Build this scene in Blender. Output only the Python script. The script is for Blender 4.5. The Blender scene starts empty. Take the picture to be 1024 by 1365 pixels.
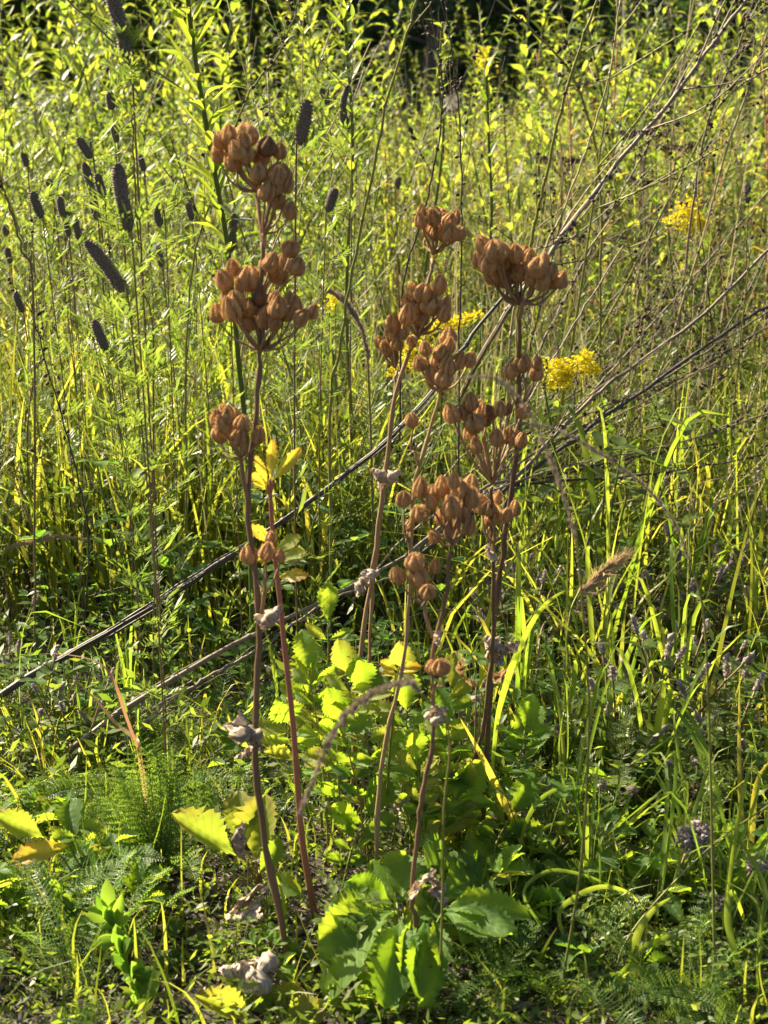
import bpy, math, random
import numpy as np
from mathutils import Vector, Matrix, Euler, noise

random.seed(7); rng = np.random.default_rng(7)
sc = bpy.context.scene
col = sc.collection
R = math.radians

# ------------------------------------------------------------------ camera
F = 1900.0; W, H = 1024.0, 1365.0; PITCH = R(17); CH = 0.60
cam = bpy.data.cameras.new('camera'); co = bpy.data.objects.new('camera', cam); col.objects.link(co)
co.location = (0, 0, CH); co.rotation_euler = (R(90) - PITCH, 0, 0)
cam.sensor_fit = 'VERTICAL'; cam.sensor_height = 36.0; cam.lens = F / H * 36.0
cam.clip_start = 0.02; cam.clip_end = 2000
cam.dof.use_dof = True; cam.dof.focus_distance = 1.28; cam.dof.aperture_fstop = 15.0
sc.camera = co

# ------------------------------------------------------------------ light
SUN_EL, SUN_AZ = R(37), R(-51)          # back left, azimuth from +Y
sd = Vector((math.sin(SUN_AZ) * math.cos(SUN_EL), math.cos(SUN_AZ) * math.cos(SUN_EL), math.sin(SUN_EL)))
w = bpy.data.worlds.new('World'); sc.world = w; w.use_nodes = True
nt = w.node_tree; bg = nt.nodes['Background']
sky = nt.nodes.new('ShaderNodeTexSky'); sky.sky_type = 'NISHITA'; sky.sun_disc = False
sky.sun_elevation = SUN_EL; sky.sun_rotation = SUN_AZ; sky.dust_density = 2.5; sky.ozone_density = 0.4; sky.air_density = 0.8
nt.links.new(sky.outputs[0], bg.inputs[0]); bg.inputs[1].default_value = 0.05
sl = bpy.data.lights.new('sun', 'SUN'); sl.energy = 5.0; sl.angle = R(0.5); sl.color = (1, 0.86, 0.62)
so = bpy.data.objects.new('sun', sl); col.objects.link(so); so.location = (-3, 5, 4)
so.rotation_euler = sd.to_track_quat('Z', 'Y').to_euler()
sc.view_settings.view_transform = 'Standard'; sc.view_settings.look = 'None'
sc.view_settings.exposure = 2.0; sc.view_settings.gamma = 1.0
try: sc.view_settings.use_curve_mapping = False
except Exception: pass

sc.cycles.max_bounces = 6; sc.cycles.diffuse_bounces = 3; sc.cycles.transmission_bounces = 4

# ------------------------------------------------------------------ coordinates
CP, SP = math.cos(PITCH), math.sin(PITCH)
def P(u, v, y):
    a = (u - W / 2) / F; b = (H / 2 - v) / F
    dy = CP + b * SP; t = y / dy
    return Vector((a * t, y, CH + t * (-SP + b * CP)))
def gz(x, y):
    return 0.012 * math.sin(2.1 * x + 0.4) * math.cos(1.7 * y) + 0.006 * math.sin(7 * x + 3 * y)
def G(u, v):
    a = (u - W / 2) / F; b = (H / 2 - v) / F
    dz = -SP + b * CP; t = -CH / dz
    x = a * t; y = (CP + b * SP) * t
    return Vector((x, y, gz(x, y)))
def mpp(y): return y / CP / F           # metres per pixel at depth y

# ------------------------------------------------------------------ mesh helpers
class MB:
    def __init__(s): s.V = []; s.Fc = []; s.n = 0; s.rn = []
    def add(s, v, f, r=None):
        v = [tuple(p) for p in v]
        s.V += v; n = s.n
        s.Fc += [tuple(i + n for i in q) for q in f]; s.n += len(v)
        s.rn += [random.random() if r is None else r] * len(v)
    def tube(s, pts, rad, k=5, r=None, cap=True):
        pts = [Vector(p) for p in pts]; n = len(pts)
        if not hasattr(rad, '__len__'): rad = [rad] * n
        v = []; f = []
        ref = Vector((0.31, 0.87, 0.2))
        for i, p in enumerate(pts):
            t = (pts[min(i + 1, n - 1)] - pts[max(i - 1, 0)])
            if t.length < 1e-9: t = Vector((0, 0, 1))
            t.normalize()
            a = t.cross(ref)
            if a.length < 1e-3: a = t.cross(Vector((1, 0, 0)))
            a.normalize(); b = t.cross(a)
            for j in range(k):
                th = 2 * math.pi * j / k
                v.append(p + (a * math.cos(th) + b * math.sin(th)) * rad[i])
        for i in range(n - 1):
            for j in range(k):
                f.append((i * k + j, i * k + (j + 1) % k, (i + 1) * k + (j + 1) % k, (i + 1) * k + j))
        if cap: f.append(tuple(range(k))[::-1]); f.append(tuple((n - 1) * k + j for j in range(k)))
        s.add(v, f, r)
    def inst(s, tv, tf, M, r=None):
        """tv: numpy (n,3) template"""
        A = np.array(M)
        v = tv @ A[:3, :3].T + A[:3, 3]
        s.add(v.tolist(), tf, r)
    def mesh(s, name, mat, off=(0, 0, 0), smooth=True):
        o = Vector(off)
        me = bpy.data.meshes.new(name)
        me.from_pydata([(a - o.x, b - o.y, c - o.z) for a, b, c in s.V], [], s.Fc)
        at = me.attributes.new('rnd', 'FLOAT', 'POINT'); at.data.foreach_set('value', np.array(s.rn, 'f'))
        if smooth: me.polygons.foreach_set('use_smooth', [True] * len(me.polygons))
        me.materials.append(mat); me.update()
        return me
def fastmesh(name, V, Q, mat, rnd=None, smooth=True):
    V = np.asarray(V, 'f').reshape(-1, 3); Q = np.asarray(Q, 'i'); k = Q.shape[1]
    me = bpy.data.meshes.new(name)
    me.vertices.add(len(V)); me.vertices.foreach_set('co', V.ravel())
    me.loops.add(Q.size); me.loops.foreach_set('vertex_index', Q.ravel())
    me.polygons.add(len(Q)); me.polygons.foreach_set('loop_start', np.arange(0, Q.size, k, dtype='i'))
    if smooth: me.polygons.foreach_set('use_smooth', np.ones(len(Q), bool))
    me.update(calc_edges=True)
    if rnd is not None:
        at = me.attributes.new('rnd', 'FLOAT', 'POINT'); at.data.foreach_set('value', np.asarray(rnd, 'f').ravel())
    me.materials.append(mat)
    return me
def ob(name, me, parent=None, M=None):
    o = bpy.data.objects.new(name, me); col.objects.link(o)
    if parent is not None: o.parent = parent
    if M is not None: o.matrix_basis = M
    return o
def tag(o, label, cat, group=None, kind=None):
    if label: o['label'] = label
    if cat: o['category'] = cat
    if group: o['group'] = group
    if kind: o['kind'] = kind
    return o
def thing(name, label, cat, loc, group=None):
    o = bpy.data.objects.new(name, None); col.objects.link(o); o.location = loc
    o.empty_display_size = 0.02
    return tag(o, label, cat, group)
def crv(pts, n=12):
    """Catmull-Rom through the points"""
    pts = [Vector(p) for p in pts]
    if len(pts) < 3: return [pts[0].lerp(pts[-1], i / n) for i in range(n + 1)]
    q = [pts[0] * 2 - pts[1]] + pts + [pts[-1] * 2 - pts[-2]]
    out = []; segs = len(pts) - 1; per = max(2, n // segs)
    for i in range(segs):
        a, b, c, d = q[i:i + 4]
        for k in range(per):
            t = k / per
            out.append(0.5 * ((2 * b) + (c - a) * t + (2 * a - 5 * b + 4 * c - d) * t * t + (3 * b - a - 3 * c + d) * t ** 3))
    out.append(pts[-1]); return out
def lin(a, b, n): return [a + (b - a) * i / (n - 1) for i in range(n)]
def frame(base, tip, nh, wr=1.0):
    Y = Vector(tip) - Vector(base); L = Y.length; Y = Y / L
    nh = Vector(nh); X = Y.cross(nh)
    if X.length < 1e-4: X = Y.cross(Vector((1, 0, 0.1)))
    X.normalize(); Z = X.cross(Y)
    M = Matrix(((X.x * L * wr, Y.x * L, Z.x * L, base[0]), (X.y * L * wr, Y.y * L, Z.y * L, base[1]), (X.z * L * wr, Y.z * L, Z.z * L, base[2]), (0, 0, 0, 1)))
    return M

# ------------------------------------------------------------------ materials
def nodes(name):
    m = bpy.data.materials.new(name); m.use_nodes = True
    n = m.node_tree.nodes; n.clear(); return m, n, m.node_tree.links
def c4(c): return (c[0], c[1], c[2], 1)
def leafmat(name, c1, c2, t1, t2, trans=0.5, attr=False, vein=False, spot=None, spotamt=0.0, rough=0.45, scale=40.0, spec=0.4, tipcol=None):
    m, n, l = nodes(name)
    out = n.new('ShaderNodeOutputMaterial')
    if attr:
        rn = n.new('ShaderNodeAttribute'); rn.attribute_name = 'rnd'; rs = rn.outputs['Fac']
    else:
        rn = n.new('ShaderNodeObjectInfo'); rs = rn.outputs['Random']
    tc = n.new('ShaderNodeTexCoord')
    nz = n.new('ShaderNodeTexNoise'); nz.inputs['Scale'].default_value = scale; nz.inputs['Detail'].default_value = 3
    geo = n.new('ShaderNodeNewGeometry'); l.new(geo.outputs['Position'], nz.inputs['Vector'])
    ad = n.new('ShaderNodeMath'); ad.operation = 'MULTIPLY_ADD'; ad.inputs[1].default_value = 0.7
    l.new(nz.outputs['Fac'], ad.inputs[0])
    sb = n.new('ShaderNodeMath'); sb.operation = 'MULTIPLY_ADD'; sb.inputs[1].default_value = 0.9; sb.inputs[2].default_value = -0.3
    l.new(rs, sb.inputs[0]); l.new(sb.outputs[0], ad.inputs[2]); ad.use_clamp = True
    def mixc(a, b, fac):
        x = n.new('ShaderNodeMix'); x.data_type = 'RGBA'
        for i, q in ((6, a), (7, b)):
            if hasattr(q, 'links'): l.new(q, x.inputs[i])
            else: x.inputs[i].default_value = c4(q)
        if hasattr(fac, 'links'): l.new(fac, x.inputs[0])
        else: x.inputs[0].default_value = fac
        return x.outputs[2]
    cr = mixc(c1, c2, ad.outputs[0]); ct = mixc(t1, t2, ad.outputs[0])
    if vein or tipcol:
        uv = n.new('ShaderNodeUVMap'); sp = n.new('ShaderNodeSeparateXYZ'); l.new(uv.outputs[0], sp.inputs[0])
    if tipcol:
        r = n.new('ShaderNodeMapRange'); r.inputs[1].default_value = 0.65; r.inputs[2].default_value = 1.05
        ab0 = n.new('ShaderNodeMath'); ab0.operation = 'ABSOLUTE'; l.new(sp.outputs[0], ab0.inputs[0])
        mx = n.new('ShaderNodeMath'); mx.operation = 'MULTIPLY_ADD'; mx.inputs[1].default_value = 0.35
        l.new(ab0.outputs[0], mx.inputs[0])
        m3 = n.new('ShaderNodeMath'); m3.operation = 'MULTIPLY_ADD'; m3.inputs[1].default_value = 0.6; l.new(sp.outputs[1], m3.inputs[0])
        m4 = n.new('ShaderNodeMath'); m4.operation = 'MULTIPLY'; m4.inputs[1].default_value = 0.25; l.new(nz.outputs['Fac'], m4.inputs[0]); l.new(m4.outputs[0], m3.inputs[2])
        l.new(m3.outputs[0], mx.inputs[2]); l.new(mx.outputs[0], r.inputs[0])
        cr = mixc(cr, tipcol, r.outputs[0]); ct = mixc(ct, tuple(1.2 * q for q in tipcol), r.outputs[0])
    if vein:
        ab = n.new('ShaderNodeMath'); ab.operation = 'ABSOLUTE'; l.new(sp.outputs[0], ab.inputs[0])
        mid = n.new('ShaderNodeMapRange'); mid.inputs[1].default_value = 0.02; mid.inputs[2].default_value = 0.06; mid.inputs[3].default_value = 1; mid.inputs[4].default_value = 0
        l.new(ab.outputs[0], mid.inputs[0])
        # side veins: sin(2pi*(n*(v - .28|u|)))
        a1 = n.new('ShaderNodeMath'); a1.operation = 'MULTIPLY_ADD'; a1.inputs[1].default_value = -0.28
        l.new(ab.outputs[0], a1.inputs[0]); l.new(sp.outputs[1], a1.inputs[2])
        a2 = n.new('ShaderNodeMath'); a2.operation = 'MULTIPLY'; a2.inputs[1].default_value = 2 * math.pi * 8; l.new(a1.outputs[0], a2.inputs[0])
        a3 = n.new('ShaderNodeMath'); a3.operation = 'COSINE'; l.new(a2.outputs[0], a3.inputs[0])
        sv = n.new('ShaderNodeMapRange'); sv.inputs[1].default_value = 0.86; sv.inputs[2].default_value = 0.99; l.new(a3.outputs[0], sv.inputs[0])
        mxv = n.new('ShaderNodeMath'); mxv.operation = 'MAXIMUM'; l.new(mid.outputs[0], mxv.inputs[0]); l.new(sv.outputs[0], mxv.inputs[1])
        vm = n.new('ShaderNodeMath'); vm.operation = 'MULTIPLY'; vm.inputs[1].default_value = 0.55; l.new(mxv.outputs[0], vm.inputs[0])
        cr = mixc(cr, tuple(min(1, 1.8 * q + 0.04) for q in c2), vm.outputs[0])
        ct = mixc(ct, tuple(0.6 * q for q in t1), vm.outputs[0])
    if spot:
        n2 = n.new('ShaderNodeTexNoise'); n2.inputs['Scale'].default_value = 130; n2.inputs['Detail'].default_value = 2; l.new(geo.outputs['Position'], n2.inputs['Vector'])
        rr = n.new('ShaderNodeMapRange'); rr.inputs[1].default_value = 0.72 - spotamt; rr.inputs[2].default_value = 0.76 - spotamt; l.new(n2.outputs['Fac'], rr.inputs[0])
        cr = mixc(cr, spot, rr.outputs[0]); ct = mixc(ct, spot, rr.outputs[0])
    pb = n.new('ShaderNodeBsdfPrincipled'); pb.inputs['Roughness'].default_value = rough
    pb.inputs['Specular IOR Level'].default_value = spec; l.new(cr, pb.inputs['Base Color'])
    tl = n.new('ShaderNodeBsdfTranslucent'); l.new(ct, tl.inputs[0])
    bp = n.new('ShaderNodeBump'); bp.inputs['Strength'].default_value = 0.25; bp.inputs['Distance'].default_value = 0.001
    l.new(nz.outputs['Fac'], bp.inputs['Height']); l.new(bp.outputs[0], pb.inputs['Normal'])
    ms = n.new('ShaderNodeMixShader'); ms.inputs[0].default_value = trans
    l.new(pb.outputs[0], ms.inputs[1]); l.new(tl.outputs[0], ms.inputs[2]); l.new(ms.outputs[0], out.inputs[0])
    return m
def solid(name, c1, c2, rough=0.6, scale=60.0, bump=0.3, trans=0.0, stretch=None, spec=0.3, attr=True, dist=0.002):
    m, n, l = nodes(name)
    out = n.new('ShaderNodeOutputMaterial'); pb = n.new('ShaderNodeBsdfPrincipled')
    geo = n.new('ShaderNodeNewGeometry')
    nz = n.new('ShaderNodeTexNoise'); nz.inputs['Scale'].default_value = scale; nz.inputs['Detail'].default_value = 5; nz.inputs['Roughness'].default_value = 0.65
    if stretch:
        mp = n.new('ShaderNodeMapping'); mp.inputs['Scale'].default_value = stretch
        l.new(geo.outputs['Position'], mp.inputs[0]); l.new(mp.outputs[0], nz.inputs['Vector'])
    else: l.new(geo.outputs['Position'], nz.inputs['Vector'])
    fs = nz.outputs['Fac']
    rr = n.new('ShaderNodeMapRange'); rr.inputs[1].default_value = 0.3; rr.inputs[2].default_value = 0.7; l.new(fs, rr.inputs[0])
    fac = rr.outputs[0]
    if attr:
        rn = n.new('ShaderNodeAttribute'); rn.attribute_name = 'rnd'
        ad = n.new('ShaderNodeMath'); ad.operation = 'MULTIPLY_ADD'; ad.inputs[1].default_value = 0.5
        h = n.new('ShaderNodeMath'); h.operation = 'MULTIPLY'; h.inputs[1].default_value = 0.5; l.new(fac, h.inputs[0])
        l.new(rn.outputs['Fac'], ad.inputs[0]); l.new(h.outputs[0], ad.inputs[2]); fac = ad.outputs[0]
    x = n.new('ShaderNodeMix'); x.data_type = 'RGBA'; x.inputs[6].default_value = c4(c1); x.inputs[7].default_value = c4(c2); l.new(fac, x.inputs[0])
    l.new(x.outputs[2], pb.inputs['Base Color']); pb.inputs['Roughness'].default_value = rough; pb.inputs['Specular IOR Level'].default_value = spec
    if bump:
        bp = n.new('ShaderNodeBump'); bp.inputs['Strength'].default_value = bump; bp.inputs['Distance'].default_value = dist
        l.new(fs, bp.inputs['Height']); l.new(bp.outputs[0], pb.inputs['Normal'])
    if trans:
        tl = n.new('ShaderNodeBsdfTranslucent'); l.new(x.outputs[2], tl.inputs[0])
        ms = n.new('ShaderNodeMixShader'); ms.inputs[0].default_value = trans
        l.new(pb.outputs[0], ms.inputs[1]); l.new(tl.outputs[0], ms.inputs[2]); l.new(ms.outputs[0], out.inputs[0])
    else: l.new(pb.outputs[0], out.inputs[0])
    return m

YG1, YG2 = (0.10, 0.17, 0.02), (0.16, 0.22, 0.03)
M = {}
M['grass'] = leafmat('grass_blades', (0.065, 0.105, 0.018), (0.20, 0.20, 0.04), (0.22, 0.34, 0.02), (0.62, 0.60, 0.06), 0.5, attr=True)
M['grass_fine'] = leafmat('fine_grass', (0.06, 0.10, 0.02), (0.20, 0.20, 0.06), (0.16, 0.25, 0.03), (0.45, 0.45, 0.10), 0.45, attr=True)
M['blade'] = leafmat('grass_blade_near', (0.06, 0.12, 0.015), (0.15, 0.20, 0.03), (0.20, 0.36, 0.02), (0.50, 0.60, 0.05), 0.5)
M['blade_y'] = leafmat('yellow_grass_blade', (0.20, 0.20, 0.03), (0.30, 0.26, 0.04), (0.60, 0.55, 0.05), (0.75, 0.62, 0.07), 0.5)
M['lance'] = leafmat('lance_leaf', (0.055, 0.10, 0.018), (0.13, 0.17, 0.03), (0.22, 0.36, 0.02), (0.52, 0.58, 0.05), 0.5)
M['lance_far'] = leafmat('lance_leaf_far', (0.055, 0.105, 0.02), (0.14, 0.175, 0.03), (0.22, 0.38, 0.03), (0.62, 0.66, 0.06), 0.52, attr=True)
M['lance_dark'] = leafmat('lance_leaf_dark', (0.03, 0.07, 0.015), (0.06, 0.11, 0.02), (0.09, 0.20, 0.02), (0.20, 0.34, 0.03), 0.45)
M['autumn_far'] = leafmat('autumn_leaf_far', (0.16, 0.17, 0.03), (0.24, 0.13, 0.04), (0.55, 0.52, 0.06), (0.58, 0.32, 0.06), 0.5, attr=True)
M['herb'] = leafmat('herb_leaf', (0.04, 0.10, 0.015), (0.09, 0.17, 0.025), (0.12, 0.30, 0.02), (0.34, 0.52, 0.04), 0.48)
M['herb_j'] = leafmat('herb_leaf_joined', (0.05, 0.095, 0.02), (0.12, 0.16, 0.03), (0.17, 0.30, 0.02), (0.42, 0.50, 0.05), 0.48, attr=True)
M['feather'] = leafmat('feathery_leaf', (0.06, 0.105, 0.025), (0.12, 0.155, 0.04), (0.17, 0.29, 0.03), (0.38, 0.46, 0.06), 0.42, attr=True)
M['fern'] = leafmat('yarrow_leaf', (0.05, 0.11, 0.02), (0.11, 0.19, 0.03), (0.16, 0.34, 0.03), (0.42, 0.55, 0.06), 0.45, attr=True)
M['cinq'] = leafmat('cinquefoil_leaf', (0.055, 0.125, 0.02), (0.10, 0.18, 0.03), (0.30, 0.50, 0.02), (0.55, 0.68, 0.04), 0.58, vein=True, spot=(0.14, 0.08, 0.03), spotamt=-0.015, rough=0.6, spec=0.25, scale=60)
M['cinq_dark'] = leafmat('cinquefoil_leaf_dark_shaded', (0.04, 0.09, 0.02), (0.07, 0.13, 0.03), (0.17, 0.34, 0.02), (0.34, 0.48, 0.03), 0.5, vein=True, rough=0.6, spec=0.25, scale=60)  # darker leaf copy: shade painted into leaves labelled shaded, dark green elsewhere
M['cinq_y'] = leafmat('cinquefoil_leaf_yellowing', (0.10, 0.16, 0.025), (0.16, 0.19, 0.03), (0.38, 0.50, 0.04), (0.60, 0.62, 0.05), 0.5, vein=True, spot=(0.22, 0.07, 0.02), spotamt=0.03, scale=60, rough=0.6, spec=0.25, tipcol=(0.30, 0.24, 0.04))
M['yellow'] = leafmat('yellow_leaf', (0.28, 0.27, 0.03), (0.34, 0.26, 0.03), (0.72, 0.68, 0.05), (0.78, 0.60, 0.05), 0.5, vein=True, spot=(0.25, 0.07, 0.02), spotamt=0.02, tipcol=(0.42, 0.18, 0.03))
M['oval'] = leafmat('oval_leaflet', (0.06, 0.13, 0.02), (0.11, 0.20, 0.03), (0.20, 0.40, 0.02), (0.38, 0.56, 0.05), 0.5, rough=0.5)
M['wither'] = leafmat('withered_leaf', (0.26, 0.205, 0.15), (0.52, 0.44, 0.34), (0.22, 0.14, 0.08), (0.36, 0.25, 0.15), 0.25, vein=True, scale=170, rough=0.8, spec=0.1)
M['wither_tan'] = leafmat('withered_tan_leaf', (0.30, 0.20, 0.10), (0.42, 0.28, 0.14), (0.5, 0.3, 0.12), (0.6, 0.38, 0.16), 0.4, scale=120, rough=0.8, spec=0.1)
M['redgrass'] = leafmat('reddened_grass', (0.26, 0.14, 0.09), (0.36, 0.26, 0.12), (0.5, 0.22, 0.12), (0.6, 0.42, 0.16), 0.45)
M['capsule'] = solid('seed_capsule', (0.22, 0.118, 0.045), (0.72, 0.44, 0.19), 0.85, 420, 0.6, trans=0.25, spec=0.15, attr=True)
M['capsule_old'] = solid('dark_seed_capsule', (0.12, 0.065, 0.032), (0.24, 0.14, 0.075), 0.85, 260, 0.4, trans=0.1, spec=0.15)
M['stem_br'] = solid('brown_stem', (0.15, 0.085, 0.04), (0.36, 0.235, 0.115), 0.7, 90, 0.3, stretch=(1, 1, 0.25))
M['stem_dk'] = solid('dark_red_stem', (0.075, 0.042, 0.022), (0.22, 0.13, 0.065), 0.6, 90, 0.3, stretch=(1, 1, 0.25))
M['stem_red'] = solid('pink_red_stem', (0.34, 0.12, 0.07), (0.42, 0.22, 0.11), 0.6, 60, 0.2, trans=0.15)
M['stem_tan'] = solid('tan_stem', (0.30, 0.20, 0.09), (0.42, 0.30, 0.13), 0.6, 60, 0.2, trans=0.15)
M['stem_gr'] = solid('green_stem', (0.08, 0.13, 0.025), (0.17, 0.20, 0.04), 0.5, 60, 0.2, trans=0.15)
M['stem_yg'] = solid('yellow_green_stem', (0.18, 0.20, 0.05), (0.28, 0.27, 0.07), 0.5, 60, 0.2, trans=0.2)
M['stem_cl'] = solid('clover_stem', (0.13, 0.06, 0.035), (0.22, 0.18, 0.07), 0.6, 60, 0.2)
M['dry_blk'] = solid('black_dry_stalk', (0.018, 0.014, 0.012), (0.07, 0.055, 0.045), 0.55, 70, 0.6, stretch=(0.4, 1, 1), spec=0.45)
M['dry_gry'] = solid('grey_dry_stalk', (0.075, 0.055, 0.038), (0.26, 0.20, 0.135), 0.6, 70, 0.4, stretch=(0.4, 1, 1), spec=0.4)
M['dry_tan'] = solid('straw', (0.26, 0.21, 0.11), (0.46, 0.38, 0.20), 0.6, 70, 0.2, trans=0.2)
M['seed_dk'] = solid('dark_dry_seeds', (0.03, 0.02, 0.012), (0.09, 0.06, 0.035), 0.8, 200, 0.3)
M['spike'] = solid('clover_spike', (0.055, 0.045, 0.032), (0.33, 0.285, 0.215), 0.85, 900, 0.5, spec=0.15, dist=0.0006)
M['fuzz'] = solid('fuzzy_head', (0.26, 0.22, 0.20), (0.50, 0.44, 0.40), 0.9, 200, 0.2, trans=0.35, spec=0.05)
M['rye'] = solid('grass_head', (0.36, 0.26, 0.14), (0.52, 0.40, 0.24), 0.8, 200, 0.2, trans=0.35, spec=0.1)
M['greyhead'] = solid('grass_head_grey', (0.22, 0.17, 0.12), (0.36, 0.28, 0.20), 0.8, 200, 0.2, trans=0.25, spec=0.1)
M['gold'] = leafmat('goldenrod_floret', (0.58, 0.47, 0.015), (0.78, 0.68, 0.04), (0.75, 0.62, 0.01), (0.9, 0.82, 0.05), 0.4, attr=True)
M['bark'] = solid('bark', (0.05, 0.04, 0.035), (0.15, 0.125, 0.11), 0.85, 14, 0.6, stretch=(1, 1, 0.2), dist=0.02)
M['conifer'] = leafmat('conifer_needles', (0.02, 0.05, 0.018), (0.05, 0.09, 0.03), (0.04, 0.10, 0.02), (0.09, 0.17, 0.03), 0.3, attr=True, scale=3)
M['broad'] = leafmat('broad_tree_leaf', (0.03, 0.07, 0.02), (0.07, 0.11, 0.025), (0.12, 0.26, 0.02), (0.42, 0.50, 0.05), 0.46, attr=True, scale=3)
M['litter'] = solid('dry_litter', (0.05, 0.036, 0.025), (0.24, 0.19, 0.14), 0.8, 60, 0.2, trans=0.1)
M['pebble'] = solid('pebbles', (0.07, 0.065, 0.06), (0.27, 0.25, 0.23), 0.8, 120, 0.4)

# ------------------------------------------------------------------ ground
def ground():
    m, n, l = nodes('soil')
    out = n.new('ShaderNodeOutputMaterial'); pb = n.new('ShaderNodeBsdfPrincipled'); l.new(pb.outputs[0], out.inputs[0])
    geo = n.new('ShaderNodeNewGeometry')
    a = n.new('ShaderNodeTexNoise'); a.inputs['Scale'].default_value = 26; a.inputs['Detail'].default_value = 8; a.inputs['Roughness'].default_value = 0.7
    b = n.new('ShaderNodeTexVoronoi'); b.inputs['Scale'].default_value = 420
    for q in (a, b): l.new(geo.outputs['Position'], q.inputs['Vector'])
    r = n.new('ShaderNodeValToRGB'); e = r.color_ramp.elements
    e[0].position = 0.3; e[0].color = (0.012, 0.009, 0.007, 1); e[1].position = 0.75; e[1].color = (0.062, 0.050, 0.038, 1)
    l.new(a.outputs['Fac'], r.inputs[0])
    x = n.new('ShaderNodeMix'); x.data_type = 'RGBA'; x.blend_type = 'MULTIPLY'; x.inputs[0].default_value = 0.7
    l.new(r.outputs[0], x.inputs[6]); 
    g2 = n.new('ShaderNodeMapRange'); g2.inputs[3].default_value = 0.5; g2.inputs[4].default_value = 1.5; l.new(b.outputs['Distance'], g2.inputs[0])
    l.new(g2.outputs[0], x.inputs[7]); l.new(x.outputs[2], pb.inputs['Base Color']); pb.inputs['Roughness'].default_value = 0.95
    bp = n.new('ShaderNodeBump'); bp.inputs['Strength'].default_value = 0.9; bp.inputs['Distance'].default_value = 0.010
    l.new(a.outputs['Fac'], bp.inputs['Height']); l.new(bp.outputs[0], pb.inputs['Normal'])
    xs = np.concatenate([[-400, -100, -30, -10, -6], np.linspace(-4, 4, 121), [6, 10, 30, 100, 400]])
    ys = np.concatenate([[-60, -10, -3], np.linspace(-1, 7, 121), np.linspace(7.5, 20, 16), [40, 100, 300, 900]])
    V = []; nx = len(xs)
    for y in ys:
        for xx in xs:
            near = abs(xx) < 12 and -4 < y < 21
            V.append((xx, y, gz(xx, y) if near else 0.0))
    Q = [(j * nx + i, j * nx + i + 1, (j + 1) * nx + i + 1, (j + 1) * nx + i) for j in range(len(ys) - 1) for i in range(nx - 1)]
    o = ob('ground', fastmesh('ground', V, Q, m)); o['kind'] = 'structure'
ground()
def gza(x, y): return 0.012 * np.sin(2.1 * x + 0.4) * np.cos(1.7 * y) + 0.006 * np.sin(7 * x + 3 * y)

# ------------------------------------------------------------------ leaf templates (unit length along +Y, face +Z)
def T_lance(wd=0.13, droop=0.25, fold=0.25, n=6, peak=0.45, wave=0.0):
    V = []; Fc = []; U = []
    for i in range(n + 1):
        t = i / n
        hw = wd * (math.sin(math.pi * min(1, t ** (math.log(0.5) / math.log(peak)))) ** 0.8 if 0 < t < 1 else 0.02) * 1.0
        hw = max(hw, wd * 0.05)
        z = -droop * t * t
        wv = wave * math.sin(9 * t)
        for s in (-1, 0, 1):
            V.append((s * hw, t * (1 - 0.25 * droop * t), z + fold * abs(s) * hw + wv * s * hw)); U.append((s, t))
    for i in range(n):
        for j in (0, 1):
            a = i * 3 + j; Fc.append((a, a + 1, a + 4, a + 3))
    return np.array(V), Fc, U
def T_serr(wd=0.32, teeth=9, tooth=0.16, droop=0.2, fold=0.25, corr=0.035, peak=0.58, power=0.75, curl=0.0, seed=0, lobes=0, lobe_amp=0.0, cols=4, bend=0.0):
    n = teeth * 4; V = []; U = []; Fc = []; rs = random.Random(seed)
    side = [j / cols for j in range(-cols, cols + 1)]; k = len(side)
    tj = [1 + rs.uniform(-0.7, 0.6) for _ in range(teeth + 2)]
    for i in range(n + 1):
        t = i / n
        base = math.sin(math.pi * t ** (math.log(0.5) / math.log(peak))) if 0 < t < 1 else 0
        hw = wd * max(base, 0.0) ** power
        if lobes: hw *= 1 + lobe_amp * math.cos(2 * math.pi * lobes * t)
        ph = (t * teeth) % 1.0; sw = (1 - ph) if ph > 0.25 else ph * 3
        ti = tj[int(t * teeth)]
        for s in side:
            a = abs(s)
            x = s * (hw * (1 + (1.7 * tooth * ti * (sw - 0.5) if a > 0.99 else 0)) + wd * 0.02)
            y = t + 0.10 * a * a * (1 - t) * wd * 2 + (0.035 * sw if a > 0.99 else 0)
            z = fold * abs(x) - droop * t * t - 0.55 * corr * (0.5 - 0.5 * math.cos(2 * math.pi * 8 * (t - 0.28 * a))) * min(1, 2.5 * a) + curl * x * x / wd
            z += 0.16 * wd * noise.noise(Vector((2.2 * t + seed * 3.1, 1.6 * s, seed))) + 0.05 * wd * math.sin(9 * t + seed) * a + bend * s * t * wd
            V.append((x, y * (1 - 0.2 * abs(droop) * t), z)); U.append((s, t))
    for i in range(n):
        for j in range(k - 1):
            a = i * k + j; Fc.append((a, a + 1, a + k + 1, a + k))
    return np.array(V), Fc, U
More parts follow.
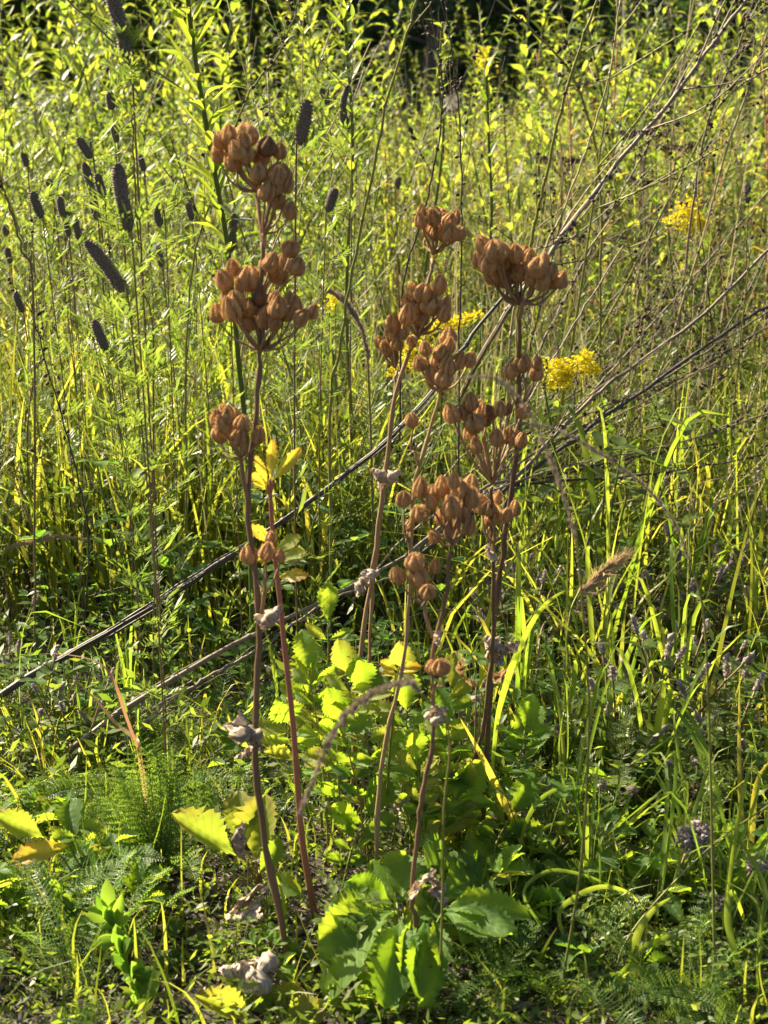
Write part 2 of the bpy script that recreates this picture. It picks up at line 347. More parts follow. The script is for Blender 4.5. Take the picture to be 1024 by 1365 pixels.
def T_wither(seed=0, roll=2.9, wd=0.34):
    rs = random.Random(seed); n = 24; k = 13; V = []; Fc = []; U = []
    tw = rs.uniform(1.0, 3.2); off = rs.uniform(0, 50)
    for i in range(n + 1):
        t = i / n; hw = wd * (math.sin(math.pi * min(1, t * 0.90 + 0.05)) ** 0.6) * (1 + .25 * math.sin(11 * t + off))
        for j in range(k):
            s = -1 + 2 * j / (k - 1)
            ang = s * roll * (0.75 + 0.5 * math.sin(4 * t + off)) + tw * t
            r = hw * (0.50 + .12 * math.sin(5 * s + off))
            p = Vector((math.sin(ang) * r, t, r * (1 - math.cos(ang))))
            nv = noise.noise_vector(Vector((p.x * 7 + off, t * 6, p.z * 7))) * 0.13 + noise.noise_vector(Vector((p.x * 19 + off, t * 17, p.z * 19))) * 0.045
            V.append((p.x + nv.x + 0.12 * math.sin(4 * t + off), t * 0.9 + nv.y, p.z + nv.z + 0.12 * math.sin(3 * t))); U.append((s, t))
    for i in range(n):
        for j in range(k - 1):
            a = i * k + j; Fc.append((a, a + 1, a + k + 1, a + k))
    return np.array(V), Fc, U
def tmesh(name, T, mat):
    V, Fc, U = T
    me = bpy.data.meshes.new(name); me.from_pydata(V.tolist(), [], Fc)
    uvl = me.uv_layers.new(name='UVMap')
    li = np.empty(len(me.loops), 'i'); me.loops.foreach_get('vertex_index', li)
    uvl.data.foreach_set('uv', np.array(U, 'f')[li].ravel())
    me.polygons.foreach_set('use_smooth', [True] * len(me.polygons))
    me.materials.append(mat); me.update(); return me

TL = [T_lance(0.11, 0.2, 0.3), T_lance(0.13, 0.45, 0.2, wave=0.3), T_lance(0.10, -0.1, 0.4), T_lance(0.14, 0.7, 0.25)]
TO = [T_lance(0.26, 0.15, 0.25, 6, 0.55), T_lance(0.30, 0.3, 0.15, 6, 0.6), T_lance(0.24, 0.0, 0.45, 6, 0.55)]
LANCE = {k: [tmesh('leaf', t, M[k]) for t in TL] for k in ('lance', 'lance_dark')}
OVAL = [tmesh('leaflet', t, M['oval']) for t in TO]
HOVAL = [tmesh('leaflet', t, M['herb']) for t in TO]
SERRT = [T_serr(0.30, 9, .24, .25, .35, seed=1), T_serr(0.27, 8, 0.28, 0.4, 0.45, seed=2), T_serr(0.33, 10, 0.24, 0.05, 0.2, seed=3, curl=0.5), T_serr(0.29, 9, .26, -.15, .5, seed=13, bend=.3)]
BROADT = [T_serr(0.46, 15, 0.14, 0.3, 0.15, 0.025, 0.6, 0.55, seed=4, lobes=3, lobe_amp=0.05, bend=0.15),
          T_serr(0.42, 14, 0.15, 0.45, 0.3, 0.025, 0.58, 0.55, seed=5, lobes=3, lobe_amp=0.06),
          T_serr(0.44, 15, 0.16, 0.15, 0.35, 0.02, 0.62, 0.6, seed=6, bend=-0.2)]
NARRT = [T_serr(0.20, 7, 0.22, 0.15, 0.35, 0.01, 0.6, seed=8, cols=3), T_serr(0.22, 8, 0.2, -0.1, 0.3, 0.01, 0.55, seed=9, cols=3)]
SERR = {k: [tmesh('leaflet', t, M[k]) for t in SERRT] for k in ('cinq', 'cinq_dark', 'cinq_y', 'yellow')}
BROAD = {k: [tmesh('leaf', t, M[k]) for t in BROADT] for k in ('cinq', 'cinq_dark', 'cinq_y')}
NARR = {k: [tmesh('leaflet', t, M[k]) for t in NARRT] for k in ('cinq', 'cinq_y', 'yellow')}
WITH = [tmesh('withered_leaf', T_wither(i), M['wither']) for i in range(4)]
WITHT = [tmesh('withered_leaf', T_wither(i + 10, 1.5, 0.3), M['wither_tan']) for i in range(2)]

# ------------------------------------------------------------------ seed capsules
def T_capsule(seed, openness=0.0):
    """returns verts, faces, tone: an ovoid of five pointed hairy sepals"""
    rs = random.Random(seed); V = []; Fc = []; tone = []
    k = 40; prof = [(0, 0.10), (0.04, 0.28), (0.12, 0.43), (0.24, 0.52), (0.38, 0.55), (0.52, 0.54), (0.66, 0.47), (0.78, 0.37), (0.88, 0.25), (0.95, 0.15), (1.0, 0.05)]
    ph = rs.uniform(0, 6); sw = [rs.uniform(.9, 1.12) for _ in range(5)]
    for i, (t, r) in enumerate(prof):
        for j in range(k):
            th = 2 * math.pi * j / k
            x = (2.5 * th + ph) / math.pi; sp = int(x + .5) % 5
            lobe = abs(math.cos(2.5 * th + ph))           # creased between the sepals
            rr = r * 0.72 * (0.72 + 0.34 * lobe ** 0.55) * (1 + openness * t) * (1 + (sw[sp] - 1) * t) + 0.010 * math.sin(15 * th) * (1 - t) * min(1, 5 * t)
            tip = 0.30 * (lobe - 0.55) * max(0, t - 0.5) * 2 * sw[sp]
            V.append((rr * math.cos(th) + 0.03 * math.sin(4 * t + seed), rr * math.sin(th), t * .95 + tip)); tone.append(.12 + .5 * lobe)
    n = len(prof)
    for i in range(n - 1):
        for j in range(k):
            Fc.append((i * k + j, i * k + (j + 1) % k, (i + 1) * k + (j + 1) % k, (i + 1) * k + j))
    Fc.append(tuple(range(k))[::-1])
    for b in range(5):                                     # bractlets hugging the base
        th = 2 * math.pi * (b + 0.5) / 5 + ph; c, s = math.cos(th), math.sin(th); i0 = len(V); ln = rs.uniform(.8, 1.1)
        for t, hw, r in ((0.02, 0.05, 0.18), (0.25, 0.09, 0.41), (0.5, 0.06, 0.45), (0.72, 0.005, 0.46)):
            V.append((c * r - s * hw, s * r + c * hw, t * ln)); V.append((c * r + s * hw, s * r - c * hw, t * ln)); tone += [.45, .45]
        for q in range(3): Fc.append((i0 + 2 * q, i0 + 2 * q + 1, i0 + 2 * q + 3, i0 + 2 * q + 2))
    for h in range(640):                                   # pale down, toned lighter still to paint in bright rims
        t = rs.random() ** 0.8
        for a in range(n - 1):
            if prof[a + 1][0] >= t: break
        f = (t - prof[a][0]) / (prof[a + 1][0] - prof[a][0]); r = (prof[a][1] * (1 - f) + prof[a + 1][1] * f) * 0.70 * (1 + openness * t)
        th = rs.uniform(0, 2 * math.pi); p = Vector((r * math.cos(th), r * math.sin(th), t))
        d = Vector((math.cos(th), math.sin(th), rs.uniform(0, 1.3))).normalized() * rs.uniform(0.06, 0.16)
        q = Vector((-math.sin(th), math.cos(th), 0)) * 0.007; i0 = len(V)
        V += [tuple(p - q), tuple(p + q), tuple(p + d)]; Fc.append((i0, i0 + 1, i0 + 2)); tone += [1.1, 1.1, 1.5]
    return np.array(V), Fc, tone
CAPT = [T_capsule(s, o) for s, o in ((1, 0), (2, 0.12), (3, 0.45), (4, -0.12), (5, 0.2), (6, 0.8), (7, -.05))]
def capmesh(T, mat, r):
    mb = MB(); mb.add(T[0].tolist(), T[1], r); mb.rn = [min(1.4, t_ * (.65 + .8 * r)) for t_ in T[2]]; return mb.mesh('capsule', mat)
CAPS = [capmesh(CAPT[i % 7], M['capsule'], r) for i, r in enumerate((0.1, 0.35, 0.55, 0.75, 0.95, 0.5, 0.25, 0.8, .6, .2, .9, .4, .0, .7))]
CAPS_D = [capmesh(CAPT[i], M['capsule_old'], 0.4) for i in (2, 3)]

def stalk(label, root, path, ybase, ytop, rpx0, rpx1, mat, clusters, name='seed_stalk', group=None, withers=(), twin=None):
    """path: pixels from the ground up; clusters: (node px, [capsule px], h px, depth offset)"""
    rt = G(*root); t = thing(name, label, 'plant stalk', rt, group)
    ys = lin(rt.y, ytop, len(path) + 1)
    pts = [rt - Vector((0, 0, 0.01))] + [P(u, v, ys[i + 1]) for i, (u, v) in enumerate(path)]
    c = crv(pts, 40)
    c = [p + Vector((random.gauss(0, 1), random.gauss(0, 1), 0)) * 0.0004 for p in c]
    s = mpp(ytop); mb = MB(); mb.tube(c, [q * s * (1 + .10 * math.sin(i * 1.7) + random.gauss(0, .05) + (.28 if i % 11 == 5 else 0)) for i, q in enumerate(lin(rpx0, rpx1, len(c)))], 8)
    for q in range(260):                                   # short hairs on the stem
        i = random.randrange(len(c) - 1); p = c[i].lerp(c[i + 1], random.random()); a = random.uniform(0, 6.28)
        r = (rpx0 + (rpx1 - rpx0) * i / len(c)) * s; d = Vector((math.cos(a), math.sin(a), random.uniform(-.3, .5)))
        e = Vector((-math.sin(a), math.cos(a), 0)) * 0.00012
        mb.add([p + d * r - e, p + d * r + e, p + d * (r + random.uniform(0.0008, 0.002))], [(0, 1, 2)])
    ob('stem', mb.mesh('stem', mat, rt), t)
    def near_depth(v):
        return min(c, key=lambda p: abs(p.z - P(512, v, p.y).z)).y
    for (nu, nv), src, caps, hp, dy in clusters:
        yn = near_depth(nv) ; node = P(nu, nv, yn + dy); mb = MB()
        if src:
            sn = P(src[0], src[1], near_depth(src[1])); q = crv([sn, sn.lerp(node, 0.55) + Vector((0.15 * (node.x - sn.x), 0, 0)), node], 8)
            mb.tube(q, lin(rpx1 * s * 1.1, rpx1 * s * 0.9, len(q)), 7)
        br = ob('branch', None, t); items = []; caps = list(caps)
        if len(caps) > 5:
            for q in range(int(len(caps) * .45)):
                a_, b_ = random.sample(caps, 2); caps.append((.5 * (a_[0] + b_[0]) + random.uniform(-6, 6), .5 * (a_[1] + b_[1]) + random.uniform(-6, 6)))
        for k, cp in enumerate(caps):
            cu, cv = cp[0], cp[1]; hh = (cp[2] if len(cp) > 2 and cp[2] else hp) * s * random.uniform(0.66, 0.92)
            dark = len(cp) > 3
            ctr = P(cu, cv, yn + dy + random.uniform(-0.016, 0.016))
            ax = (ctr - node); ax.normalize(); ax = (ax * 0.75 + Vector((random.gauss(0, .22), random.gauss(-0.05, .25), 1.0))).normalized()
            b0 = ctr - ax * hh * 0.5
            md = node.lerp(b0, 0.55) + Vector((random.gauss(0, .002), random.gauss(0, .002), -0.006 * random.random()))
            q = crv([node, md, b0 + ax * hh * 0.04], 8); mb.tube(q, lin(1.9 * s, 1.25 * s, len(q)), 5)
            X = ax.orthogonal().normalized(); Yv = ax.cross(X); sp = random.uniform(0, 6.28)
            X2 = X * math.cos(sp) + Yv * math.sin(sp); Y2 = ax.cross(X2); wf = random.uniform(0.86, 1.10)
            Mx = Matrix(((X2.x * hh * wf, Y2.x * hh * wf, ax.x * hh, b0.x - rt.x), (X2.y * hh * wf, Y2.y * hh * wf, ax.y * hh, b0.y - rt.y), (X2.z * hh * wf, Y2.z * hh * wf, ax.z * hh, b0.z - rt.z), (0, 0, 0, 1)))
            items.append((random.choice(CAPS_D if dark else CAPS), Mx))
        # little dried bracts at the fork
        for q in range(3):
            a = random.uniform(0, 6.28); mb.inst(TL[q][0], TL[q][1], frame(node, node + Vector((math.cos(a) * .4, math.sin(a) * .4, .8)) * 9 * s, (0.1, -1, 0.2), 1.6))
        nm = mb.mesh('branch', M['stem_br'], rt)
        bro = bpy.data.objects.new('branch', nm); col.objects.link(bro); bro.parent = t
        bpy.data.objects.remove(br)
        for me, Mx in items: ob('capsule', me, bro, Mx)
    for (bu, bv, tu, tv, wr) in withers:
        yb = near_depth(bv) - 0.006
        b, tp = P(bu, bv, yb), P(tu, tv, yb - 0.012)
        Mx = frame(b, tp, (random.uniform(-.5, .5), -1, 0.2), wr); Mx.translation = b - rt
        ob('withered_leaf', random.choice(WITH), t, Mx)
    return t

GRP = 'seed stalks of the cinquefoil clump'
# 1 the tall left stalk
stalk('tall dark brown stalk carrying four furry capsule clusters one above another', (392, 1312),
      [(375, 1230), (355, 1130), (341, 1010), (342, 920), (346, 830), (338, 745), (330, 668), (340, 575), (345, 500), (346, 460), (350, 340), (353, 318)], .86, .90, 4.9, 3.0, M['stem_dk'],
      [((352, 312), (352, 330), [(345, 232), (373, 233), (384, 246), (357, 254), (369, 268), (387, 281)], 30, -0.004),
       ((343, 256), (352, 325), [(290, 206), (294, 188, 24), (306, 178), (309, 192, 26), (311, 215, 34), (329, 181, 33), (329, 206, 30), (355, 196, 34, 1), (373, 201), (349, 208), (347, 228)], 30, 0.008),
       ((347, 468), None, [(289, 418, 38), (308, 412, 38), (302, 398, 30), (329, 428, 37), (355, 424, 40), (365, 428, 38), (383, 418, 33), (402, 424, 32), (417, 415, 26), (347, 398, 28, 1), (367, 398, 28), (385, 400, 28), (333, 410, 30)], 35, -0.004),
       ((345, 420), (347, 470), [(311, 357, 30), (298, 374, 32), (333, 373, 36), (357, 354, 34), (371, 362, 42), (388, 332, 28), (396, 356, 34), (320, 380, 30)], 33, 0.012),
       ((321, 612), (331, 668), [(290, 558), (294, 579), (303, 551), (313, 557), (324, 565), (320, 582), (306, 572), (345, 580, 27)], 29, -0.006),
       ((352, 790), (345, 832), [(332, 741, 27), (356, 735, 34), (374, 741, 24), (361, 717, 24)], 28, -0.006)],
      withers=((345, 830, 378, 800, 0.9), (338, 985, 290, 955, 0.9), (336, 1000, 310, 1012, 1.1), (340, 970, 310, 950, 1.2)))
# 2 twin brown stalks in the middle
stalk('slim brown stalk with ribs whose capsule clusters reach the yellow goldenrod', (464, 1150),
      [(472, 1000), (482, 860), (497, 760), (512, 640), (524, 545), (545, 470), (560, 440), (573, 370), (577, 345)], 1.08, 1.08, 3.2, 2.2, M['stem_br'],
      [((578, 338), None, [(561, 295), (562, 282, 22), (578, 290), (579, 309), (594, 311), (599, 295), (607, 290), (613, 312), (588, 291)], 27, 0),
       ((557, 447), (548, 466), [(550, 387), (542, 401), (564, 392), (586, 380), (554, 410), (543, 419), (575, 408), (594, 406), (592, 419), (561, 424), (549, 455, 22)], 28, -0.01)],
      withers=((510, 650, 490, 625, 1.1), (514, 640, 535, 622, 1.2), (492, 780, 470, 800, 1.3), (495, 765, 478, 757, 1.2)))
stalk('slim brown stalk topped by a small cluster of six capsules', (480, 1140),
      [(486, 1000), (496, 800), (512, 660), (525, 540), (528, 495)], 1.09, 1.08, 2.6, 1.8, M['stem_br'],
      [((527, 490), None, [(524, 432), (535, 443, 27), (506, 456, 22), (519, 464, 28), (530, 458), (512, 462, 20)], 27, 0)])
# 3 bent dark stalk at the front
stalk('dark bent stalk rising from the big green leaves with a wide brown capsule head', (560, 1325),
      [(556, 1240), (549, 1195), (558, 1110), (562, 1060), (576, 1000), (577, 930), (577, 870), (594, 800), (598, 755), (600, 735)], .86, .84, 3.8, 2.6, M['stem_dk'],
      [((603, 726), None, [(560, 650), (560, 685), (574, 669), (590, 648), (605, 641), (627, 648), (629, 664), (602, 676, 36), (600, 697), (624, 701), (579, 716, 28), (616, 683), (588, 690), (610, 660)], 33, -0.004),
       ((566, 808), (577, 850), [(530, 768, 31), (554, 750, 32), (557, 770, 36), (580, 755, 31), (570, 790, 26)], 30, -0.004),
       ((580, 915), (577, 925), [(575, 889), (588, 890)], 28, -0.006)],
      withers=((580, 940, 603, 968, 1.5), (577, 945, 596, 940, 1.0), (548, 1190, 585, 1156, 0.6), (580, 1160, 600, 1215, 1.1), (578, 850, 590, 835, .8)))
# 4 tan stalk
stalk('tan stalk with a yellow leaf and a fork of capsules at mid height', (500, 1215),
      [(502, 1150), (505, 1060), (520, 960), (534, 900), (542, 850), (545, 800), (549, 700), (553, 640), (565, 600), (583, 540), (586, 520)], .97, .95, 3.6, 2.0, M['stem_tan'],
      [((586, 522), None, [(597, 450), (567, 465), (560, 485), (584, 479, 33), (578, 500), (592, 504, 32), (611, 481), (627, 480, 25), (600, 490)], 30, 0),
       ((553, 600), (558, 620), [(549, 561)], 27, 0),
       ((545, 720), (548, 745), [(538, 666, 30), (546, 700, 24)], 28, 0)])
# 5 right stalks
stalk('straight dark stalk with the highest right-hand capsule head and loose capsules below', (640, 1135),
      [(648, 1040), (652, 950), (656, 880), (664, 780), (675, 700), (688, 610), (692, 520), (692, 440), (692, 415)], 1.02, .98, 4.2, 2.8, M['stem_dk'],
      [((692, 405), None, [(646, 328, 33), (638, 346, 26), (660, 337, 34), (668, 335), (683, 333, 26), (659, 366, 34), (650, 352), (681, 367, 32), (679, 350), (706, 345, 32), (700, 337, 28), (670, 372)], 31, 0),
       ((697, 404), (692, 425), [(726, 347, 27), (709, 367), (724, 374, 34), (748, 373, 26), (716, 358), (735, 362, 26)], 31, -0.01),
       ((694, 545), (691, 575), [(681, 496), (697, 485, 31), (716, 484, 26), (715, 498, 26)], 29, 0.006)],
      withers=((655, 870, 640, 850, 1.6), (662, 870, 690, 850, 1.0), (652, 880, 668, 848, 1.3)))
stalk('dark stalk leaning against its taller neighbour, its head part blackened', (612, 1110),
      [(622, 1050), (640, 990), (650, 930), (657, 850), (657, 760), (655, 700), (655, 650)], 1.04, .93, 4.0, 2.6, M['stem_dk'],
      [((656, 645), None, [(602, 551), (619, 549), (632, 565), (628, 536), (654, 549, 31, 1), (677, 544, 27, 1), (698, 549, 24), (635, 594, 27), (663, 584, 33), (677, 580), (696, 587), (648, 560, 26, 1)], 29, 0.012),
       ((658, 725), (657, 745), [(642, 673), (659, 687, 34), (663, 664, 27), (675, 687), (686, 678, 25), (650, 692)], 30, -0.006)],
      withers=((657, 740, 650, 722, 1.2),))
def petiole(mb, a, b, r0, r1, sag=0.0):
    md = (a + b) / 2 + Vector((0, 0, sag)); q = crv([a, md, b], 10); mb.tube(q, lin(r0, r1, len(q)), 6)
def leafy(name, label, cat, root, leaves, stemmat, group=None, rpx=2.0, stempath=None, ytop=None, pname='leaf'):
    """leaves: (base px, base y, tip px, tip y, width ratio, normal, mesh list)"""
    rt = G(*root); t = thing(name, label, cat, rt, group); mb = MB(); s = mpp(rt.y)
    sp = None
    if stempath:
        ys = lin(rt.y, ytop or rt.y, len(stempath) + 1)
        sp = crv([rt - Vector((0, 0, .008))] + [P(u, v, ys[i + 1]) for i, (u, v) in enumerate(stempath)], 24)
        mb.tube(sp, lin(rpx * s, rpx * 0.55 * s, len(sp)), 7)
    for bu, bv, by, tu, tv, ty, wr, nh, ms in leaves:
        b, tp = P(bu, bv, by), P(tu, tv, ty)
        if sp: src = min(sp, key=lambda p: (p - b).length + 0.4 * max(0, p.z - b.z)); petiole(mb, src, b + (tp - b) * 0.03, rpx * .5 * s, rpx * .35 * s, -0.002)
        else: petiole(mb, rt - Vector((0, 0, .004)), b + (tp - b) * 0.03, rpx * s, rpx * .6 * s, 0.01)
        Mx = frame(b, tp, nh, wr); Mx.translation = b - rt
        ob(pname, random.choice(ms), t, Mx)
    ob('stem', mb.mesh('stem', M[stemmat], rt), t)
    return t
UPC = (0.0, -0.75, 0.65); UP = (0, -0.3, 0.95); FC = (0.1, -0.95, 0.3); LF = (-0.5, -0.5, 0.6); RT = (0.5, -0.5, 0.6)

# --- pink stem with the yellow top leaves
leafy('cinquefoil_shoot', 'pinkish red stem ending in a tuft of yellow leaves', 'plant', (425, 1240),
      [(357, 648, .93, 340, 605, .93, 0.62, FC, NARR['yellow']), (360, 640, .93, 364, 583, .935, 0.62, FC, NARR['yellow']), (364, 640, .93, 404, 594, .925, 0.62, FC, NARR['yellow']),
       (357, 650, .93, 334, 630, .92, 0.9, UPC, NARR['yellow']), (356, 652, .93, 335, 644, .92, 0.8, UPC, NARR['yellow']),
       (366, 735, .93, 405, 716, .92, 1.0, UPC, NARR['cinq_y']), (368, 748, .93, 412, 738, .92, 1.0, UPC, NARR['cinq_y']), (370, 770, .93, 408, 765, .92, 1.1, UPC, NARR['yellow']),
       (364, 725, .93, 335, 700, .92, 1.0, UPC, NARR['yellow']), (366, 745, .93, 342, 745, .92, 1.1, UPC, NARR['yellow'])], 'stem_red', rpx=5.2,
      stempath=[(404, 1130), (396, 1040), (390, 960), (380, 870), (372, 790), (364, 720), (360, 655)], ytop=.93, pname='leaflet')

# --- pinnate leaves standing behind the stalks
def pinnate(label, root, path, ytop, pairs, llen, mats, group=None, spread=62, wr=1.0, stemmat='stem_yg', rpx=2.4, start=0.35):
    rt = G(*root); t = thing('cinquefoil_leaf', label, 'leaf', rt, group); s = mpp(rt.y)
    ys = lin(rt.y, ytop, len(path) + 1)
    c = crv([rt - Vector((0, 0, .006))] + [P(u, v, ys[i + 1]) for i, (u, v) in enumerate(path)], 40)
    mb = MB(); mb.tube(c, lin(rpx * s, rpx * .4 * s, len(c)), 6); ob('leaf_stalk', mb.mesh('leaf_stalk', M[stemmat], rt), t)
    for i in range(pairs):
        f = start + (1 - start) * i / pairs; k = min(len(c) - 2, int(f * len(c))); p = c[k]; d = (c[k + 1] - c[k]).normalized()
        for sg in (-1, 1):
            a = R(spread + random.uniform(-14, 14)) * sg
            side = Vector((1, random.uniform(-.5, .1), 0)); dirv = (d * math.cos(a) + side * math.sin(a) + Vector((0, random.uniform(-.3, .1), random.uniform(-.1, .25)))).normalized()
            L = llen * s * (0.5 + 0.5 * i / pairs) * random.uniform(.7, 1.15)
            Mx = frame(p, p + dirv * L, (random.gauss(0, .55), random.gauss(-0.6, .3), random.gauss(0.7, .25)), wr * random.uniform(.68, .95)); Mx.translation = p - rt
            ob('leaflet', random.choice(random.choice(mats)), t, Mx)
    d = (c[-1] - c[-3]).normalized(); Mx = frame(c[-1], c[-1] + d * llen * s * 1.15, (0.1, -.8, .5), wr); Mx.translation = c[-1] - rt
    ob('leaflet', random.choice(random.choice(mats)), t, Mx)
    return t
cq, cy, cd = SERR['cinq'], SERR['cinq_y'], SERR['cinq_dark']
pinnate('upright pinnate leaf with yellowing toothed leaflets beside the tan stalk', (500, 1150), [(497, 1090), (492, 1020), (488, 960), (484, 925)], .99, 7, 60, (cq, cy), spread=66)
pinnate('pinnate leaf whose end leaflets turned yellow with brown tips', (455, 1170), [(455, 1100), (450, 1010), (455, 950), (470, 930)], 1.04, 6, 66, (cq, cq, cy), spread=60)
pinnate('broad pinnate leaf behind the pink stem with scalloped yellow edges', (420, 1120), [(405, 1060), (395, 1000), (384, 965)], .98, 5, 66, (cy, cy, cq), spread=70)
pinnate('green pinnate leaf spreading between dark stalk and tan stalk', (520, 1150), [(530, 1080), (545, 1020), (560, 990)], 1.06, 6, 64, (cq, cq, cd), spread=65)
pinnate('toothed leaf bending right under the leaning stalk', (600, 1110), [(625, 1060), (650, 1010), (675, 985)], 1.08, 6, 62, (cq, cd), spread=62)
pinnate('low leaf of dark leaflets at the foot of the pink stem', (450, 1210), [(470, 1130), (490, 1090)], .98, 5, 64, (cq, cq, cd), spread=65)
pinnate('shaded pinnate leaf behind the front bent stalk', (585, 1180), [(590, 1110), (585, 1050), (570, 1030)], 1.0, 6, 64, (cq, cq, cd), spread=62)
pinnate('upright bright leaf with wavy leaflets beneath the twin brown stalks', (430, 1110), [(425, 1030), (415, 960), (412, 930)], 1.06, 6, 66, (cq, cq, cy), spread=60)
pinnate('yellow green leaf with brown freckles leaning off the tan stalk', (512, 1150), [(520, 1000), (530, 920), (532, 890)], .965, 2, 48, (cy, SERR['yellow']), spread=75, start=.85)
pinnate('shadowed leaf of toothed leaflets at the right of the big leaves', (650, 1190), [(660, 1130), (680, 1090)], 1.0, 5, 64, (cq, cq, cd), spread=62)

random.seed(202)
for q in range(15):
    bu = random.uniform(395, 690); bv = random.uniform(1085, 1190); hgt = random.uniform(120, 230) * (1.15 if bu < 560 else .8); du = random.uniform(-45, 45)
    tone = random.choice(((cq,), (cq, cy), (cq, cq, cd), (cy, cq))); word = 'yellowing' if cy in tone else ('shaded' if cd in tone else 'bright green')  # shaded leaves get their shade from the darker leaf colour
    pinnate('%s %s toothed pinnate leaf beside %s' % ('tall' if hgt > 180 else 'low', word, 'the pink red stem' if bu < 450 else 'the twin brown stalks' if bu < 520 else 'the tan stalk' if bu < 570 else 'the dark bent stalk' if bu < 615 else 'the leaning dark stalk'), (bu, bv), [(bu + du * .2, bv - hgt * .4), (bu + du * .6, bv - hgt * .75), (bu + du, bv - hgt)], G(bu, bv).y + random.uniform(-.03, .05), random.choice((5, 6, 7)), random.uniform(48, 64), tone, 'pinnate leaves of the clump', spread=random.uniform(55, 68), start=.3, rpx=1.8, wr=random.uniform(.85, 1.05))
# --- big basal leaves
B, S_ = BROAD['cinq'], SERR['cinq']
SC = SERR['cinq']
leafy('basal_leaf_plant', 'clump of broad bright green jagged leaves at the foot of the dark bent stalk', 'plant', (545, 1338),
      [(528, 1212, .845, 414, 1290, .80, 0.62, (-0.45, -0.35, 0.8), [B[1]]), (524, 1214, .85, 424, 1248, .82, 0.62, (-0.1, -0.6, 0.8), [B[0]]),
       (524, 1212, .855, 438, 1212, .84, 0.66, (0.1, -0.6, 0.75), [B[2]]), (526, 1208, .86, 462, 1176, .86, 0.72, (-0.3, -0.7, 0.6), [B[0]]),
       (530, 1205, .865, 492, 1146, .89, 0.72, (-0.5, -0.6, 0.5), [SC[2]]), (536, 1203, .87, 540, 1130, .91, 0.8, (-0.2, -0.8, 0.5), [B[2]]),
       (590, 1212, .85, 692, 1192, .83, 0.46, (0.1, -0.45, 0.9), [B[1]]), (590, 1216, .85, 672, 1226, .81, 0.52, (0.1, -0.6, 0.8), [B[0]]),
       (585, 1195, .88, 660, 1152, .92, 0.66, (0.2, -0.6, 0.75), [B[0]]), (580, 1190, .89, 625, 1132, .94, 0.7, (0.1, -0.8, 0.6), [SC[0]]),
       (536, 1225, .83, 518, 1306, .77, 0.62, (-0.1, -0.9, 0.35), [B[1]]), (548, 1226, .83, 545, 1292, .78, 0.6, (0.0, -0.9, 0.4), [SC[1]]),
       (566, 1226, .83, 574, 1318, .77, 0.56, (0.25, -0.9, 0.35), [B[0]]), (576, 1222, .83, 596, 1284, .79, 0.6, (0.3, -0.9, 0.4), [SC[0]]),
       (535, 1240, .86, 480, 1300, .85, 0.7, (-0.1, -0.5, 0.8), [BROAD['cinq_dark'][0]]), (565, 1180, .9, 600, 1125, .95, 0.8, (0.1, -0.8, 0.6), [BROAD['cinq_dark'][2]]),
       (600, 1160, .93, 720, 1100, 1.02, 0.5, (0.0, -0.6, 0.8), [B[0]]), (600, 1175, .92, 700, 1150, .97, 0.5, (0.0, -0.6, 0.8), [BROAD['cinq_dark'][1]])], 'stem_gr', rpx=2.6)
leafy('lobed_leaf_plant', 'yellowing lobed leaf on a hairy stalk touching the withered grey leaf', 'plant', (345, 1190),
      [(318, 1142, .93, 232, 1082, .92, 0.62, (-0.1, -0.55, 0.8), [SERR['cinq_y'][2]]), (325, 1135, .94, 318, 1048, .965, 0.95, (0.2, -.9, .35), [SERR['cinq_y'][0]]),
       (340, 1150, .94, 352, 1058, .96, 1.0, (-0.3, -.9, .35), [SERR['cinq_y'][2]]), (345, 1165, .92, 378, 1120, .93, 1.1, (0.3, -.7, .5), [SERR['cinq'][1]]),
       (350, 1170, .92, 395, 1185, .9, 1.0, UPC, [SERR['cinq'][0]])], 'stem_tan', rpx=1.8)
leafy('yellow_leaf_plant', 'bright yellow green lobed leaves beside the grey withered leaf on the soil', 'plant', (378, 1385),
      [(345, 1358, .80, 262, 1325, .79, 0.62, (-0.1, -.6, .75), [SERR['cinq_y'][2]]), (360, 1355, .80, 330, 1298, .82, 1.0, (-0.2, -.85, .5), [BROAD['cinq_y'][0]]),
       (370, 1358, .80, 395, 1308, .81, 0.9, (0.2, -.85, .5), [BROAD['cinq_y'][2]]), (375, 1362, .79, 430, 1340, .79, .9, UPC, [BROAD['cinq_y'][1]]),
       (365, 1365, .79, 390, 1395, .76, .9, UPC, [BROAD['cinq_y'][1]])], 'stem_yg', rpx=2.0)
leafy('toothed_leaf_plant', 'leaf rosette by the soil, two leaves turned orange yellow and others dark green', 'plant', (130, 1235),
      [(62, 1118, .95, -6, 1084, .94, 0.66, (-.1, -.7, .7), [SERR['cinq_y'][2]]), (95, 1128, .95, 20, 1138, .92, 0.7, (0, -.6, .8), [SERR['yellow'][0]]),
       (135, 1178, .93, 88, 1118, .95, 0.95, (-.2, -.75, .6), [SERR['cinq'][1]]), (155, 1188, .93, 148, 1102, .96, 0.85, (.3, -.85, .4), [SERR['cinq_dark'][0]]),
       (100, 1120, .97, 92, 1062, 1.0, 0.9, FC, [SERR['cinq_dark'][2]]), (128, 1205, .92, 66, 1212, .88, 0.9, UPC, [SERR['cinq_dark'][1]])], 'stem_gr', rpx=1.8)
